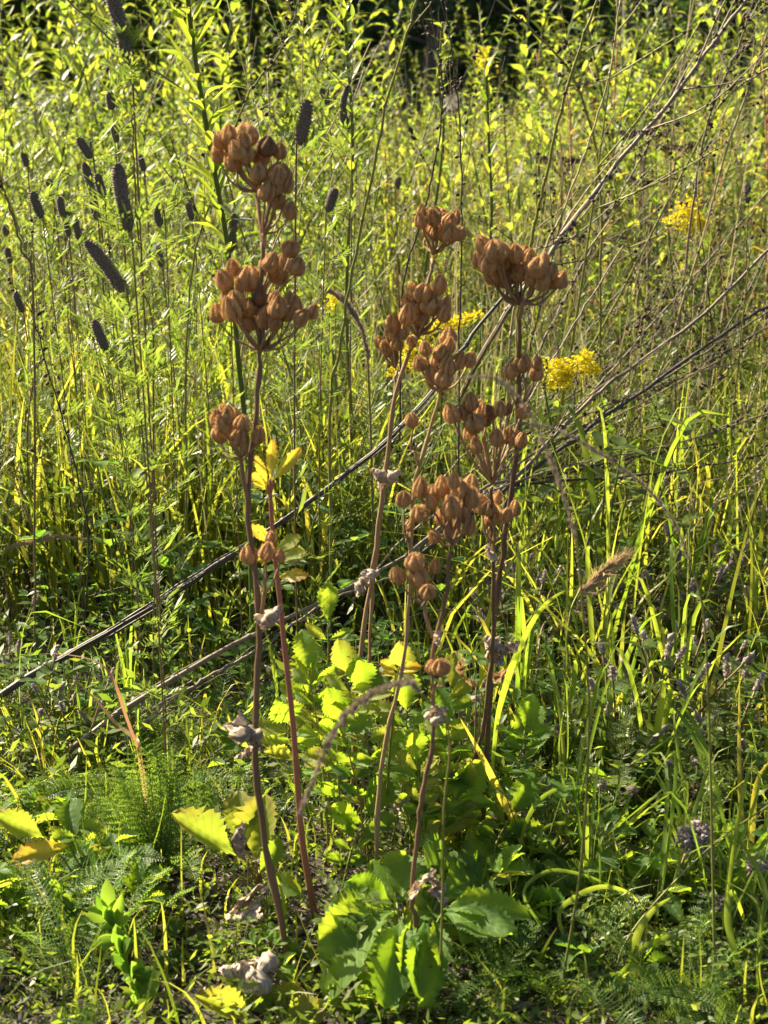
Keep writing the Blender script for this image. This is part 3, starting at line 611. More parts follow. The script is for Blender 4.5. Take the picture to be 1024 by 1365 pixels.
leafy('scalloped_leaf_plant', 'dark leaflets along a pale stalk lying toward the withered leaf', 'plant', (320, 1330),
      [(188, 1212, .90, 188, 1155, .93, 1.0, FC, [SERR['cinq'][2]]), (200, 1222, .89, 208, 1170, .92, 1.2, FC, [SERR['cinq_dark'][0]]), (195, 1235, .88, 172, 1262, .85, 1.2, UPC, [SERR['cinq_dark'][2]]),
       (232, 1250, .88, 238, 1215, .9, 1.1, FC, [SERR['cinq_dark'][1]]), (238, 1262, .87, 216, 1290, .85, 1.2, UPC, [SERR['cinq_dark'][0]]), (262, 1270, .87, 268, 1242, .88, 1.1, FC, [SERR['cinq_dark'][2]]),
       (282, 1300, .86, 290, 1325, .84, 1.2, UPC, [SERR['cinq_dark'][1]])], 'stem_yg', rpx=2.2, stempath=[(290, 1300), (235, 1258), (180, 1205)], ytop=.90)
leafy('small_leaf_plant', 'little dark rounded leaves at the foot of the big scalloped leaves', 'plant', (470, 1372),
      [(468, 1330, .81, 500, 1330, .8, 1.1, UPC, [BROAD['cinq_dark'][2]]), (465, 1335, .81, 440, 1350, .8, 1.1, UPC, [BROAD['cinq_dark'][0]]), (472, 1340, .81, 488, 1365, .79, 1.0, UPC, [BROAD['cinq_dark'][1]])], 'stem_gr', rpx=1.4)

# --- oval leaflet sprig
def sprig(label, root, path, ytop, specs):
    rt = G(*root); t = thing('oval_leaf_sprig', label, 'plant', rt); s = mpp(rt.y)
    ys = lin(rt.y, ytop, len(path) + 1); c = crv([rt - Vector((0, 0, .006))] + [P(u, v, ys[i + 1]) for i, (u, v) in enumerate(path)], 30)
    mb = MB(); mb.tube(c, lin(2.4 * s, 1.2 * s, len(c)), 6); ob('stem', mb.mesh('stem', M['stem_yg'], rt), t)
    for bu, bv, tu, tv, wr in specs:
        p = min(c, key=lambda q: (q - P(bu, bv, q.y)).length); tp = p.lerp(P(tu, tv, p.y + random.uniform(-.02, .008)), .74)
        Mx = frame(p, tp, (random.gauss(0, .45), random.gauss(-.75, .2), .6), wr * .95); Mx.translation = p - rt; ob('leaflet', random.choice(OVAL), t, Mx)
leafs = [(145, 1225, 100, 1208, 1.0), (145, 1225, 122, 1182, .8), (148, 1222, 138, 1165, .6), (150, 1225, 155, 1190, 1.1), (147, 1228, 108, 1218, .8), (152, 1228, 168, 1175, .5), (148, 1232, 130, 1238, .8),
         (158, 1250, 118, 1258, 1.1), (158, 1252, 112, 1262, .9), (162, 1268, 160, 1255, 1.2), (164, 1275, 145, 1272, .8), (178, 1310, 155, 1300, 1.0), (180, 1312, 190, 1268, .7), (182, 1318, 212, 1288, .9), (182, 1322, 155, 1325, 1.0), (184, 1326, 175, 1330, 1.1), (185, 1335, 158, 1348, 1.1), (160, 1262, 185, 1250, .8), (170, 1290, 200, 1282, .7)]
random.seed(55)
for q in range(22):
    f = random.random(); bu = 148 + 45 * f; bv = 1222 + 120 * f; a = random.uniform(-2.6, -.5); leafs.append((bu, bv, bu + 34 * math.cos(a), bv + 34 * math.sin(a), random.uniform(.6, 1.0)))
sprig('bright green sprig of oval leaflets standing over bare soil', (202, 1385), [(190, 1335), (170, 1285), (155, 1242), (145, 1215)], .86, leafs)

# --- loose withered leaves on plants low down
def wither_thing(label, bu, bv, tu, tv, y, wr=1.0, n=2, tan=False):
    b = P(bu, bv, y); g = Vector((b.x, y, gz(b.x, y))); t = thing('withered_leaf_stalk', label, 'withered leaf', g); mb = MB()
    petiole(mb, g - Vector((0, 0, .004)), b, 1.6 * mpp(y), 1.1 * mpp(y), 0.0); ob('leaf_stalk', mb.mesh('leaf_stalk', M['stem_br'], g), t)
    for i in range(n):
        tp = P(tu + random.uniform(-6, 6) * i, tv + random.uniform(-8, 8) * i, y - 0.012 * i); Mx = frame(b, tp, (random.gauss(0, .6), -1, random.gauss(0, .4)), wr * random.uniform(.8, 1.2)); Mx.translation = b - g
        ob('withered_leaf', random.choice(WITHT if tan else WITH), t, Mx)
wither_thing('grey withered leaf curled above dark soil by the dark stalk foot', 358, 1268, 300, 1305, .83, 1.1, 3)
wither_thing('grey withered leaf hanging under the yellowing lobed leaf', 330, 1145, 322, 1090, .92, 0.7, 1)
wither_thing('long crumpled grey leaf drooping between lobed leaf and dark stalk', 355, 1180, 300, 1225, .89, 0.5, 2)
wither_thing('grey crumpled leaves right of the leaning dark stalk foot', 660, 1085, 712, 1075, 1.05, 0.9, 3)
wither_thing('tan curled pod-like leaf beside the leaning dark stalk', 635, 915, 612, 875, 1.05, 0.8, 1, True)
wither_thing('tan dried leaf sagging behind the paired right stalks', 650, 905, 690, 890, 1.07, 1.2, 2, True)
wither_thing('small grey crumpled leaf below the tan pod-like leaf', 640, 935, 625, 925, 1.07, 1.3, 1)
wither_thing('grey fan shaped withered leaf beneath the tan stalk', 512, 1075, 545, 1060, 1.0, 1.2, 1)

# ------------------------------------------------------------------ prairie clover with grey spikes
def T_spike(seed, rows=26, k=11):
    """bumpy cylinder: unit length along Z, radius about .1"""
    rs = random.Random(seed); V = []; Fc = []
    n = 10
    for i in range(n + 1):
        t = i / n; r = 0.085 * (min(1, t * 6 + .3)) * (1 if t < .8 else max(.12, math.cos((t - .8) / .2 * 1.45)))
        for j in range(10):
            a = 6.2832 * j / 10; V.append((r * math.cos(a), r * math.sin(a), t))
    for i in range(n):
        for j in range(10): Fc.append((i * 10 + j, i * 10 + (j + 1) % 10, i * 10 + 10 + (j + 1) % 10, i * 10 + 10 + j))
    for i in range(rows):
        t = (i + .3) / rows; r = 0.088 * (min(1, t * 6 + .3)) * (1 if t < .8 else max(.12, math.cos((t - .8) / .2 * 1.45)))
        for j in range(k):
            if rs.random() < .12: continue
            a = 6.2832 * (j + .5 * (i % 2)) / k + rs.uniform(-.16, .16); c, s = math.cos(a), math.sin(a); i0 = len(V); q = 0.026
            V += [(r * c - s * q, r * s + c * q, t), (r * c + s * q, r * s - c * q, t), (r * 1.0 * c, r * s, t - .025), ((r + .02 + .024 * rs.random()) * c, (r + .02 + .024 * rs.random()) * s, t + .028), (r * c * .9, r * s * .9, t + .04)]
            Fc += [(i0, i0 + 2, i0 + 3), (i0 + 2, i0 + 1, i0 + 3), (i0, i0 + 3, i0 + 4), (i0 + 3, i0 + 1, i0 + 4)]
            if rs.random() < .7:
                h = rs.uniform(.03, .055); V += [(r * c, r * s, t), (r * c - s * .006, r * s + c * .006, t + .01), ((r + h) * c, (r + h) * s, t + h * .7)]; Fc.append((i0 + 5, i0 + 6, i0 + 7))
    return np.array(V), Fc
SPK = T_spike(1); SPK_S = T_spike(2, 13, 11)
def bendV(V, amt, zs=1.0):
    V = V.copy(); t = V[:, 2].copy(); V[:, 0] += amt * t * t; V[:, 2] = t * zs; return V
def feather(mb, p, d, L, r=None):
    """small pinnate leaf with needle leaflets"""
    d = Vector(d).normalized(); sd_ = d.cross(Vector((random.gauss(0, .4), random.gauss(0, .4), 1))).normalized()
    for k in range(3):
        for sg in (-1, 1):
            q = p + d * L * (0.35 + .25 * k); e = (d * .8 + sd_ * sg * .9 + Vector((0, 0, .3))).normalized() * L * .5
            nn = e.cross(Vector((0.3, .5, 1))).normalized() * L * .055
            mb.add([q, q + e * .5 + nn, q + e, q + e * .5 - nn], [(0, 1, 2, 3)], r)
    e = d * L * .6; q = p + d * L * .85; nn = sd_ * L * .055
    mb.add([q, q + e * .5 + nn, q + e, q + e * .5 - nn], [(0, 1, 2, 3)], r)
    mb.add([p - sd_ * L * .012, p + sd_ * L * .012, p + d * L], [(0, 1, 2)], r)
def clover(label, top, bot, wpx, y, lean=(10, 120), bend=0.0, group=None, leaves=44):
    tp, bt = P(*top, y), P(*bot, y + 0.004); ax = tp - bt; L = ax.length
    gx = P(bot[0] + lean[0], bot[1] + lean[1], y); rt = Vector((gx.x, y + 0.03, 0)); rt.z = gz(rt.x, rt.y)
    t = thing('prairie_clover', label, 'plant', rt, group)
    c = crv([rt - Vector((0, 0, .006)), Vector((gx.x, y + .02, rt.z + (bt.z - rt.z) * .5)), bt - ax * .25, bt + ax * .04], 24)
    mb = MB(); mb.tube(c, lin((1.4 if y < 1.2 else .85) * mpp(y), (1.3 if y < 1.2 else .8) * mpp(y), len(c)), 6); ob('stem', mb.mesh('stem', M['stem_cl'], rt), t)
    T = SPK if L / (wpx * mpp(y)) > 2.6 else SPK_S
    V = bendV(T[0], bend); Z = ax.normalized(); X = Z.cross(Vector((0, 1, 0.05))).normalized() * -1; Yv = Z.cross(X)
    wr = wpx * mpp(y) / 0.275
    Mx = Matrix(((X.x * wr, Yv.x * wr, Z.x * L, bt.x), (X.y * wr, Yv.y * wr, Z.y * L, bt.y), (X.z * wr, Yv.z * wr, Z.z * L, bt.z), (0, 0, 0, 1)))
    mb = MB(); mb.inst(V, T[1], Mx, 0.1); rr_ = np.hypot(T[0][:, 0], T[0][:, 1]); mb.rn = [0.05 if i < 110 else float(np.clip((q - .085) * 22, .05, 1)) * random.uniform(.6, 1) for i, q in enumerate(rr_)]; ob('seed_spike', mb.mesh('seed_spike', M['spike'], rt), t)
    mb = MB()
    for q in range(leaves):
        f = random.uniform(.12, .78); p = c[int(f * len(c))]; a = random.uniform(0, 6.28)
        d = Vector((math.cos(a), math.sin(a), random.uniform(.3, 1.1)))
        feather(mb, p, d, random.uniform(.014, .03))
    o = ob('foliage', mb.mesh('foliage', M['feather'], rt), t); o['kind'] = 'stuff'
GC = 'dead grey spikes of prairie clover'
clover('prairie clover whose long thick spike leaves the top of the picture on a crimson stem', (151, -28), (172, 85), 23, 1.05, (8, 200), -.1, GC)
clover('short round clover spike below the longest spike', (146, 122), (149, 146), 15, 1.5, (14, 90), 0, GC)
clover('stubby clover spike leaning left above the group of crowded spikes', (104, 183), (121, 211), 16, 1.35, (24, 100), 0, GC)
clover('clover spike half hidden behind its crowded neighbours', (112, 217), (126, 262), 14, 1.5, (6, 90), 0, GC)
clover('short upright clover spike in front of a crowded pair', (129, 231), (138, 264), 16, 1.3, (16, 140), 0, GC)
clover('long straight clover spike standing alone beside the crimson stem', (152, 219), (172, 309), 24, 1.02, (14, 160), .05, GC)
clover('long clover spike tilted well to the left below the straight one', (126, 316), (163, 389), 22, 1.04, (26, 150), -.15, GC)
clover('fat grey clover spike beside the highest capsule cluster', (415, 134), (399, 193), 22, 1.12, (-14, 150), -.05, GC)
clover('thin drooping clover spike behind the fat grey one', (439, 128), (463, 172), 14, 1.5, (2, 120), .5, GC)
clover('small clover spike next to the thin drooping one', (428, 117), (437, 139), 12, 1.7, (8, 100), 0, GC)
clover('clover spike on its own above the grass left of the crowded group', (43, 255), (55, 291), 17, 1.4, (20, 120), 0, GC)
SH = 'small clover spike among the crowded group of short spikes'; SG = 'crowded small clover spikes'
for a, b, wp in (((79, 262), (84, 290), 13), ((87, 272), (90, 293), 14), ((100, 289), (105, 320), 12), ((122, 264), (130, 293), 14), ((88, 296), (92, 315), 11)):
    clover(SH, a, b, wp, random.uniform(1.45, 1.7), (random.uniform(0, 20), 90), 0, SG, 14)
for a, b, wp in (((64, 238), (70, 262), 13), ((150, 165), (156, 190), 12), ((186, 205), (192, 228), 12), ((30, 200), (36, 222), 12), ((210, 330), (216, 356), 13), ((250, 270), (256, 294), 12), ((20, 390), (30, 416), 13)):
    clover('slim short clover spike standing apart from the crowded group', a, b, wp, random.uniform(1.5, 1.8), (random.uniform(0, 16), 90), 0, 'slim clover spikes', 20)
clover('bent knob of a clover spike right of the crowded group', (197, 283), (216, 300), 16, 1.35, (4, 110), .3, GC)
clover('dark clover spike behind the thick green leafy stem', (312, 285), (307, 336), 16, 1.25, (0, 140), 0, GC)
clover('clover spike leaning right beside the highest capsule cluster stem', (447, 251), (437, 282), 17, 1.3, (-16, 120), 0, GC)
clover('lowest clover spike standing in feathery foliage', (125, 426), (141, 467), 18, 1.25, (24, 120), 0, GC)
for a, b, wp in (((7, 299), (9, 316), 12), ((9, 330), (14, 351), 12), ((996, 243), (997, 271), 12), ((532, 236), (528, 252), 12), ((68, 520), (76, 540), 12)):
    clover('tiny far clover spike poking out of the meadow herbs', a, b, wp, random.uniform(1.9, 2.3), (5, 90), 0, 'tiny far clover spikes', 14)

# ------------------------------------------------------------------ hand placed tall stems and dead stalks
def dead(label, path, ys, r0, r1, mat, seeds=0, twigs=0, name='dead_stalk', cat='dead stalk', strands=1, seedpx=4):
    pts = [P(u, v, y) for (u, v), y in zip(path, ys)]
    if pts[0].z < gz(pts[0].x, pts[0].y): pts[0].z = gz(pts[0].x, pts[0].y)
    rt = pts[0].copy(); t = thing(name, label, cat, rt); c = crv(pts, 40)
    c = [p + Vector((random.gauss(0, .0006), random.gauss(0, .0006), random.gauss(0, .0006))) for p in c]
    s = mpp(ys[len(ys) // 2]); mb = MB(); r0 *= .72; r1 *= .66; mb.tube(c, lin(r0 * s, r1 * s, len(c)), 7)
    for k in range(strands - 1):                            # split fibres lying along the stalk
        off = Vector((random.gauss(0, .003), random.gauss(0, .004), random.gauss(0, .004)))
        i0 = random.randrange(0, len(c) // 2); i1 = random.randrange(i0 + 5, len(c))
        q = [p + off * (0.5 + math.sin(i * .4)) for i, p in enumerate(c[i0:i1])]; mb.tube(q, lin(r0 * .35 * s, r1 * .25 * s, len(q)), 5)
    for k in range(0, len(c) - 1, 6): mb.tube([c[k], c[k].lerp(c[k + 1], .25)], lin(r0 * s, r1 * s, len(c))[k] * 1.35, 7)
    ob('stem', mb.mesh('stem', M[mat], rt), t)
    tw = []
    for k in range(twigs):
        i = random.randrange(len(c) // 4, len(c) - 1); d = (c[i + 1] - c[i]).normalized()
        e = (d + Vector((random.gauss(0, .6), random.gauss(0, .4), random.gauss(0.1, .5)))).normalized(); L = random.uniform(.06, .2)
        q = crv([c[i], c[i] + e * L * .5, c[i] + (e + Vector((0, 0, random.gauss(0, .3)))) * L], 8); tw.append(q)
        m2 = MB(); m2.tube(q, lin(r1 * .6 * s, r1 * .25 * s, len(q)), 5); ob('twig', m2.mesh('twig', M[mat], rt), t)
    if seeds:
        m3 = MB()
        for k in range(seeds):
            q = random.choice(tw) if tw and random.random() < .8 else c[len(c) // 2:]
            i = random.randrange(len(q) - 1); p = q[i].lerp(q[i + 1], random.random()) + Vector((random.gauss(0, .002), random.gauss(0, .002), random.gauss(0, .002)))
            blob(m3, p, seedpx * s * random.uniform(.5, 1.1))
        o = ob('dry_seeds', m3.mesh('dry_seeds', M['seed_dk'], rt), t); o['kind'] = 'stuff'
    return t
ICO = np.array([(0, 0, 1), (.9, 0, .2), (0.1, .9, .1), (-.8, .2, .3), (0, -.9, -.1), (.2, .1, -1)]); ICF = [(0, 1, 2), (0, 2, 3), (0, 3, 4), (0, 4, 1), (5, 2, 1), (5, 3, 2), (5, 4, 3), (5, 1, 4)]
def blob(mb, p, r, r_=None):
    a = Euler((random.uniform(0, 6), random.uniform(0, 6), random.uniform(0, 6))).to_matrix().to_4x4() * 1.0
    Mx = Matrix.Translation(p) @ a @ Matrix.Diagonal((r * random.uniform(.6, 1), r * random.uniform(.6, 1), r * random.uniform(.7, 1.4), 1)); mb.inst(ICO, ICF, Mx, r_)
dead('long black dead stalk leaning across the meadow behind the capsule stalks', [(-190, 1060), (0, 925), (110, 862), (230, 790), (330, 727), (420, 662), (520, 583), (600, 490), (640, 432), (700, 365)], lin(1.13, 1.5, 10), 6.6, 3.6, 'dry_blk', strands=4)
dead('thick grey bundle of dead stems rising to the upper right corner', [(600, 560), (660, 440), (732, 340), (752, 310), (812, 232), (892, 137), (952, 57), (1010, -20)], [1.75] + lin(1.6, 1.75, 7), 5.0, 3.2, 'dry_gry', 90, 10, strands=6)
dead('pale grey dead stem lying low through the clover leaves', [(90, 1000), (230, 905), (330, 850), (420, 805), (540, 740), (640, 655), (677, 640)], lin(1.12, 1.4, 7), 5.6, 3.0, 'dry_gry', strands=5)
dead('weathered grey stalk slanting up above the yellow goldenrod', [(540, 745), (610, 690), (687, 637), (752, 567), (812, 512), (862, 476), (942, 416), (1017, 341), (1060, 300)], lin(1.45, 1.7, 9), 3.8, 3.0, 'dry_gry', 30, 4, strands=3)
dead('dark stalk slanting beneath the weathered grey stalk', [(560, 740), (620, 690), (677, 651), (752, 596), (812, 551), (892, 496), (977, 436), (1024, 408), (1080, 380)], lin(1.42, 1.75, 9), 4.0, 3.0, 'dry_blk', 40, 5, strands=3)
dead('thin dry stem running almost level to the right below the goldenrod', [(470, 800), (560, 700), (692, 641), (792, 613), (892, 594), (1024, 551), (1070, 540)], lin(1.4, 1.6, 7), 2.2, 1.6, 'dry_gry', 60, 8)
dead('thin wire-like dry stem crossing the right grasses level', [(500, 870), (560, 818), (680, 818), (780, 812), (850, 802), (930, 800), (965, 770)], lin(1.3, 1.4, 7), 1.5, 1.0, 'dry_blk', 40, 5)
dead('grey split stem lying low beside the pale one', [(150, 1000), (250, 920), (340, 868), (440, 800), (520, 770)], lin(1.12, 1.3, 5), 4.0, 2.4, 'dry_gry', strands=4)
dead('dry tan stem curving through shaded herbs below the black stalk', [(-20, 1060), (60, 1030), (130, 985), (190, 950), (260, 905)], lin(1.1, 1.25, 5), 4.2, 3.0, 'dry_gry', strands=3)
def tall(label, path, ys, r0, r1, mat, seeds=0, twigs=0, **k):
    g = P(*path[0], ys[0]); rt = Vector((g.x, ys[0], gz(g.x, ys[0]))); 
    # pull the first point to the ground
    a = (path[0][0] - W / 2) / F
    vv = H / 2 - F * math.tan(PITCH - math.atan2(CH - rt.z, ys[0]))
    return dead(label, [(path[0][0], vv)] + list(path), [ys[0]] + list(ys), r0, r1, mat, seeds, twigs, name='tall_stem', cat='plant stem', **k)
tall('thick yellow green bare stem slanting up past the rightmost capsule head', [(690, 440), (709, 320), (727, 240), (757, 115), (807, -30)], lin(1.7, 1.6, 5), 3.6, 2.4, 'stem_yg', 20, 4)
tall('thin pale stem beside the thick yellow green one', [(680, 450), (727, 330), (752, 280), (782, 200), (812, 100), (830, -20)], lin(1.6, 1.7, 6), 2.2, 1.6, 'dry_tan', 20, 4)
tall('yellow green stem with dark seed strings bending from the upper edge', [(800, 420), (800, 240), (782, 150), (757, 92), (712, 42), (640, -20)], lin(1.9, 1.7, 6), 2.6, 1.8, 'stem_yg', 70, 6)
tall('slender olive stem rising between the capsule clusters', [(440, 560), (452, 470), (470, 360), (492, 250), (520, 120), (548, 30), (562, -30)], lin(1.35, 1.3, 7), 3.2, 2.0, 'stem_yg', 10, 3)
tall('dark upright wiry stem behind the small top capsule cluster', [(612, 470), (615, 330), (614, 180), (600, 60), (590, -30)], lin(1.5, 1.5, 5), 1.8, 1.1, 'dry_blk', 50, 8)
tall('dry forked stem with dark seeds left of the small top cluster', [(535, 420), (560, 300), (580, 220), (590, 120), (575, 20), (560, -30)], lin(1.6, 1.55, 6), 2.0, 1.2, 'dry_blk', 70, 10)
tall('straw coloured stem leaning right near the right edge', [(770, 690), (850, 560), (900, 440), (960, 230), (1000, 110), (1024, 40)], lin(1.9, 1.8, 6), 2.6, 1.8, 'dry_tan', 50, 8)
tall('olive stem arching across the upper right with seed strings', [(700, 620), (812, 420), (900, 250), (960, 140), (1024, 90), (1060, 60)], lin(2.0, 1.8, 6), 2.4, 1.6, 'stem_yg', 90, 10)
tall('dry brown stem with hanging seed strings in the upper right corner', [(900, 520), (920, 300), (945, 160), (985, 60), (1010, -20)], lin(1.9, 1.8, 5), 2.6, 1.6, 'dry_gry', 140, 14)
tall('leafless green stem crossing from the upper left to the leafy stem', [(400, 560), (330, 330), (270, 150), (180, 80), (90, 0), (80, -20)], lin(1.6, 1.35, 6), 2.0, 1.4, 'stem_yg', 15, 4)
tall('thin green stem forking toward the top beside the leafy stem', [(250, 420), (290, 240), (330, 130), (372, 70), (405, -15)], lin(1.5, 1.4, 5), 2.2, 1.4, 'stem_yg', 60, 8)
tall('crimson wiry stem in the lower left feathery foliage', [(205, 480), (190, 380), (180, 260), (176, 150)], lin(1.2, 1.1, 4), 2.0, 1.4, 'stem_cl')
tall('maroon stem rising at the left edge', [(45, 420), (28, 330), (8, 260), (-6, 230)], lin(1.3, 1.25, 4), 2.2, 1.6, 'stem_cl', 10, 3)
tall('dry brown stem with dark seeds in the left shade', [(110, 860), (118, 720), (95, 600), (60, 480), (40, 400)], lin(1.35, 1.3, 5), 2.0, 1.2, 'dry_blk', 70, 8)
tall('olive wiry stem arching over the right clover', [(940, 870), (930, 760), (905, 640), (880, 560), (850, 500)], lin(1.6, 1.5, 5), 1.8, 1.0, 'stem_yg', 40, 6)
tall('pale green stem standing near the right edge', [(985, 760), (975, 600), (985, 480), (1000, 330)], lin(1.7, 1.6, 4), 2.0, 1.2, 'stem_yg', 30, 5)

random.seed(404)
for q in range(16):
    u0, v0 = random.uniform(585, 700), random.uniform(600, 720); an = random.uniform(.12, 1.15); L_ = random.uniform(330, 620); bow = random.uniform(-40, 30); yy = random.uniform(1.5, 2.1)
    pa = [(u0 - 40, v0 + 60)] + [(u0 + L_ * f * math.cos(an) + bow * math.sin(3.14 * f) * math.sin(an), v0 - L_ * f * math.sin(an) - bow * math.sin(3.14 * f)) for f in (.0, .25, .5, .75, 1.0)]
    mt = random.choice(('dry_gry', 'dry_blk', 'dry_gry', 'dry_tan'))
    o = dead('%s dead stem in the fan spreading past the goldenrod' % {'dry_gry': 'thin brown', 'dry_blk': 'thin black', 'dry_tan': 'thin straw coloured'}[mt], pa, lin(yy - .06, yy + .2, 6), random.uniform(1.6, 3.2), random.uniform(1.0, 1.8), mt, random.choice((20, 50, 90)), random.randrange(3, 9)); o['group'] = 'fan of dead stems'
# --- thick leafy green stem upper left
def leafy_stem_hand(label, path, ys, n, lmin, lmax, f0=0.0, mesh='lance', r0=4.0, r1=2.6, wr=1.0, up=0.8):
    g = P(*path[0], ys[0]); rt = Vector((g.x, ys[0], gz(g.x, ys[0]))); t = thing('leafy_plant', label, 'plant', rt)
    c = crv([rt - Vector((0, 0, .01))] + [P(u, v, y) for (u, v), y in zip(path, ys)], 50); s = mpp(ys[-1])
    mb = MB(); mb.tube(c, lin(r0 * s, r1 * s, len(c)), 8); ob('stem', mb.mesh('stem', M['stem_gr'], rt), t)
    for k in range(n):
        f = f0 + (1 - f0) * k / n; i = min(len(c) - 2, int(f * len(c))); p = c[i].lerp(c[i + 1], random.random()); d = (c[i + 1] - c[i]).normalized(); a = k * 2.4
        e = (d * up + Vector((math.cos(a), math.sin(a), random.uniform(-.1, .3)))).normalized(); L = random.uniform(lmin, lmax) * s
        Mx = frame(p, p + e * L, (0, 0, 1) if e.z < .8 else (-e.x, -e.y, .3), wr); Mx.translation = p - rt
        ob('leaf', random.choice(LANCE[mesh]), t, Mx)
leafy_stem_hand('thick green stem crowded with narrow upright leaves near the highest capsule cluster', [(330, 620), (318, 480), (305, 340), (290, 250), (272, 150), (255, 40), (248, -30)], lin(1.3, 1.15, 7), 62, 45, 80, 0.42, 'lance', 4.2, 2.8, 0.8, 1.1)
leafy_stem_hand('leafy green stem behind the fat clover spike', [(470, 600), (462, 400), (470, 200), (462, 60), (455, -30)], lin(1.7, 1.6, 5), 46, 26, 46, 0.35, 'lance', 3, 2, 1.0, .9)
leafy_stem_hand('leafy yellow green stem tip right of the tall bare stems', [(640, 470), (655, 300), (652, 200), (648, 80)], lin(2.0, 1.9, 4), 40, 16, 30, 0.3, 'lance', 2.5, 1.6, 1.0, 1.0)
leafy_stem_hand('upright leafy stem with bright leaves left of the twin bare stems', [(560, 420), (590, 200), (585, 110), (590, 30)], lin(2.3, 2.2, 4), 36, 16, 30, 0.3, 'lance', 2.5, 1.6, 1.0, .9)

# ------------------------------------------------------------------ goldenrod
def goldenrod(label, root_u, y, plumes, n=260, group=None):
    """plumes: list of (px from, px to)"""
    g = P(root_u, 600, y); rt = Vector((g.x, y, gz(g.x, y))); t = thing('goldenrod', label, 'flower', rt, group)
    a0 = P(*plumes[0][0], y); s = mpp(y)
    c = crv([rt - Vector((0, 0, .006)), rt.lerp(a0, .5) + Vector((.01, 0, 0)), a0], 20); mb = MB(); mb.tube(c, lin(2.2 * s, 1.4 * s, len(c)), 6)
    for (a, b) in plumes: q = crv([a0, P(*a, y), P(*b, y)], 10); mb.tube(q, lin(1.2 * s, .6 * s, len(q)), 5)
    ob('stem', mb.mesh('stem', M['stem_gr'], rt), t)
    for k in range(14):
        i = int(random.uniform(.3, .95) * (len(c) - 1)); a = random.uniform(0, 6.28); e = Vector((math.cos(a), math.sin(a), .5)).normalized()
        Mx = frame(c[i], c[i] + e * random.uniform(.03, .05), (0, 0, 1)); Mx.translation = c[i] - rt; ob('leaf', random.choice(LANCE['lance']), t, Mx)
    for (a, b) in plumes:
        mb = MB()
        for k in range(n):
            f = random.random() ** .8; p = P(*a, y).lerp(P(*b, y), f) + Vector((random.gauss(0, 1), random.gauss(0, 1), random.gauss(0.15, .8))) * (0.0085 * (1 - .6 * f)) * max(1, y / 1.65)
            for h in range(5):
                d = Vector((random.gauss(0, 1), random.gauss(0, 1), random.gauss(.6, .8))).normalized() * 0.0026 * max(1, y / 1.65); e = d.cross(Vector((.3, .8, .1))).normalized() * 0.0011 * max(1, y / 1.65)
                mb.add([p, p + d * .6 + e, p + d, p + d * .6 - e], [(0, 1, 2, 3)])
        o = ob('flower_plume', mb.mesh('flower_plume', M['gold'], rt), t)
goldenrod('yellow goldenrod flower beside the rightmost capsule stalk', 755, 1.62, [((725, 512), (762, 492)), ((740, 520), (760, 500)), ((760, 500), (798, 492)), ((765, 490), (785, 474)), ((730, 496), (745, 484))], 130)
goldenrod('yellow goldenrod flower behind the mid capsule clusters', 560, 1.68, [((590, 440), (640, 418)), ((575, 432), (610, 430)), ((560, 455), (570, 440)), ((545, 480), (520, 498)), ((540, 470), (562, 452)), ((530, 490), (552, 470))], 100)
goldenrod('far blurred goldenrod by the upper right dry stems', 905, 2.1, [((890, 300), (935, 288)), ((905, 290), (925, 272)), ((915, 300), (940, 300))], 130)
goldenrod('small goldenrod sprig near the left capsule stalk', 445, 1.7, [((438, 412), (446, 398))], 50)
goldenrod('far goldenrod tip above the meadow at the treeline', 646, 3.4, [((646, 90), (645, 66))], 40)

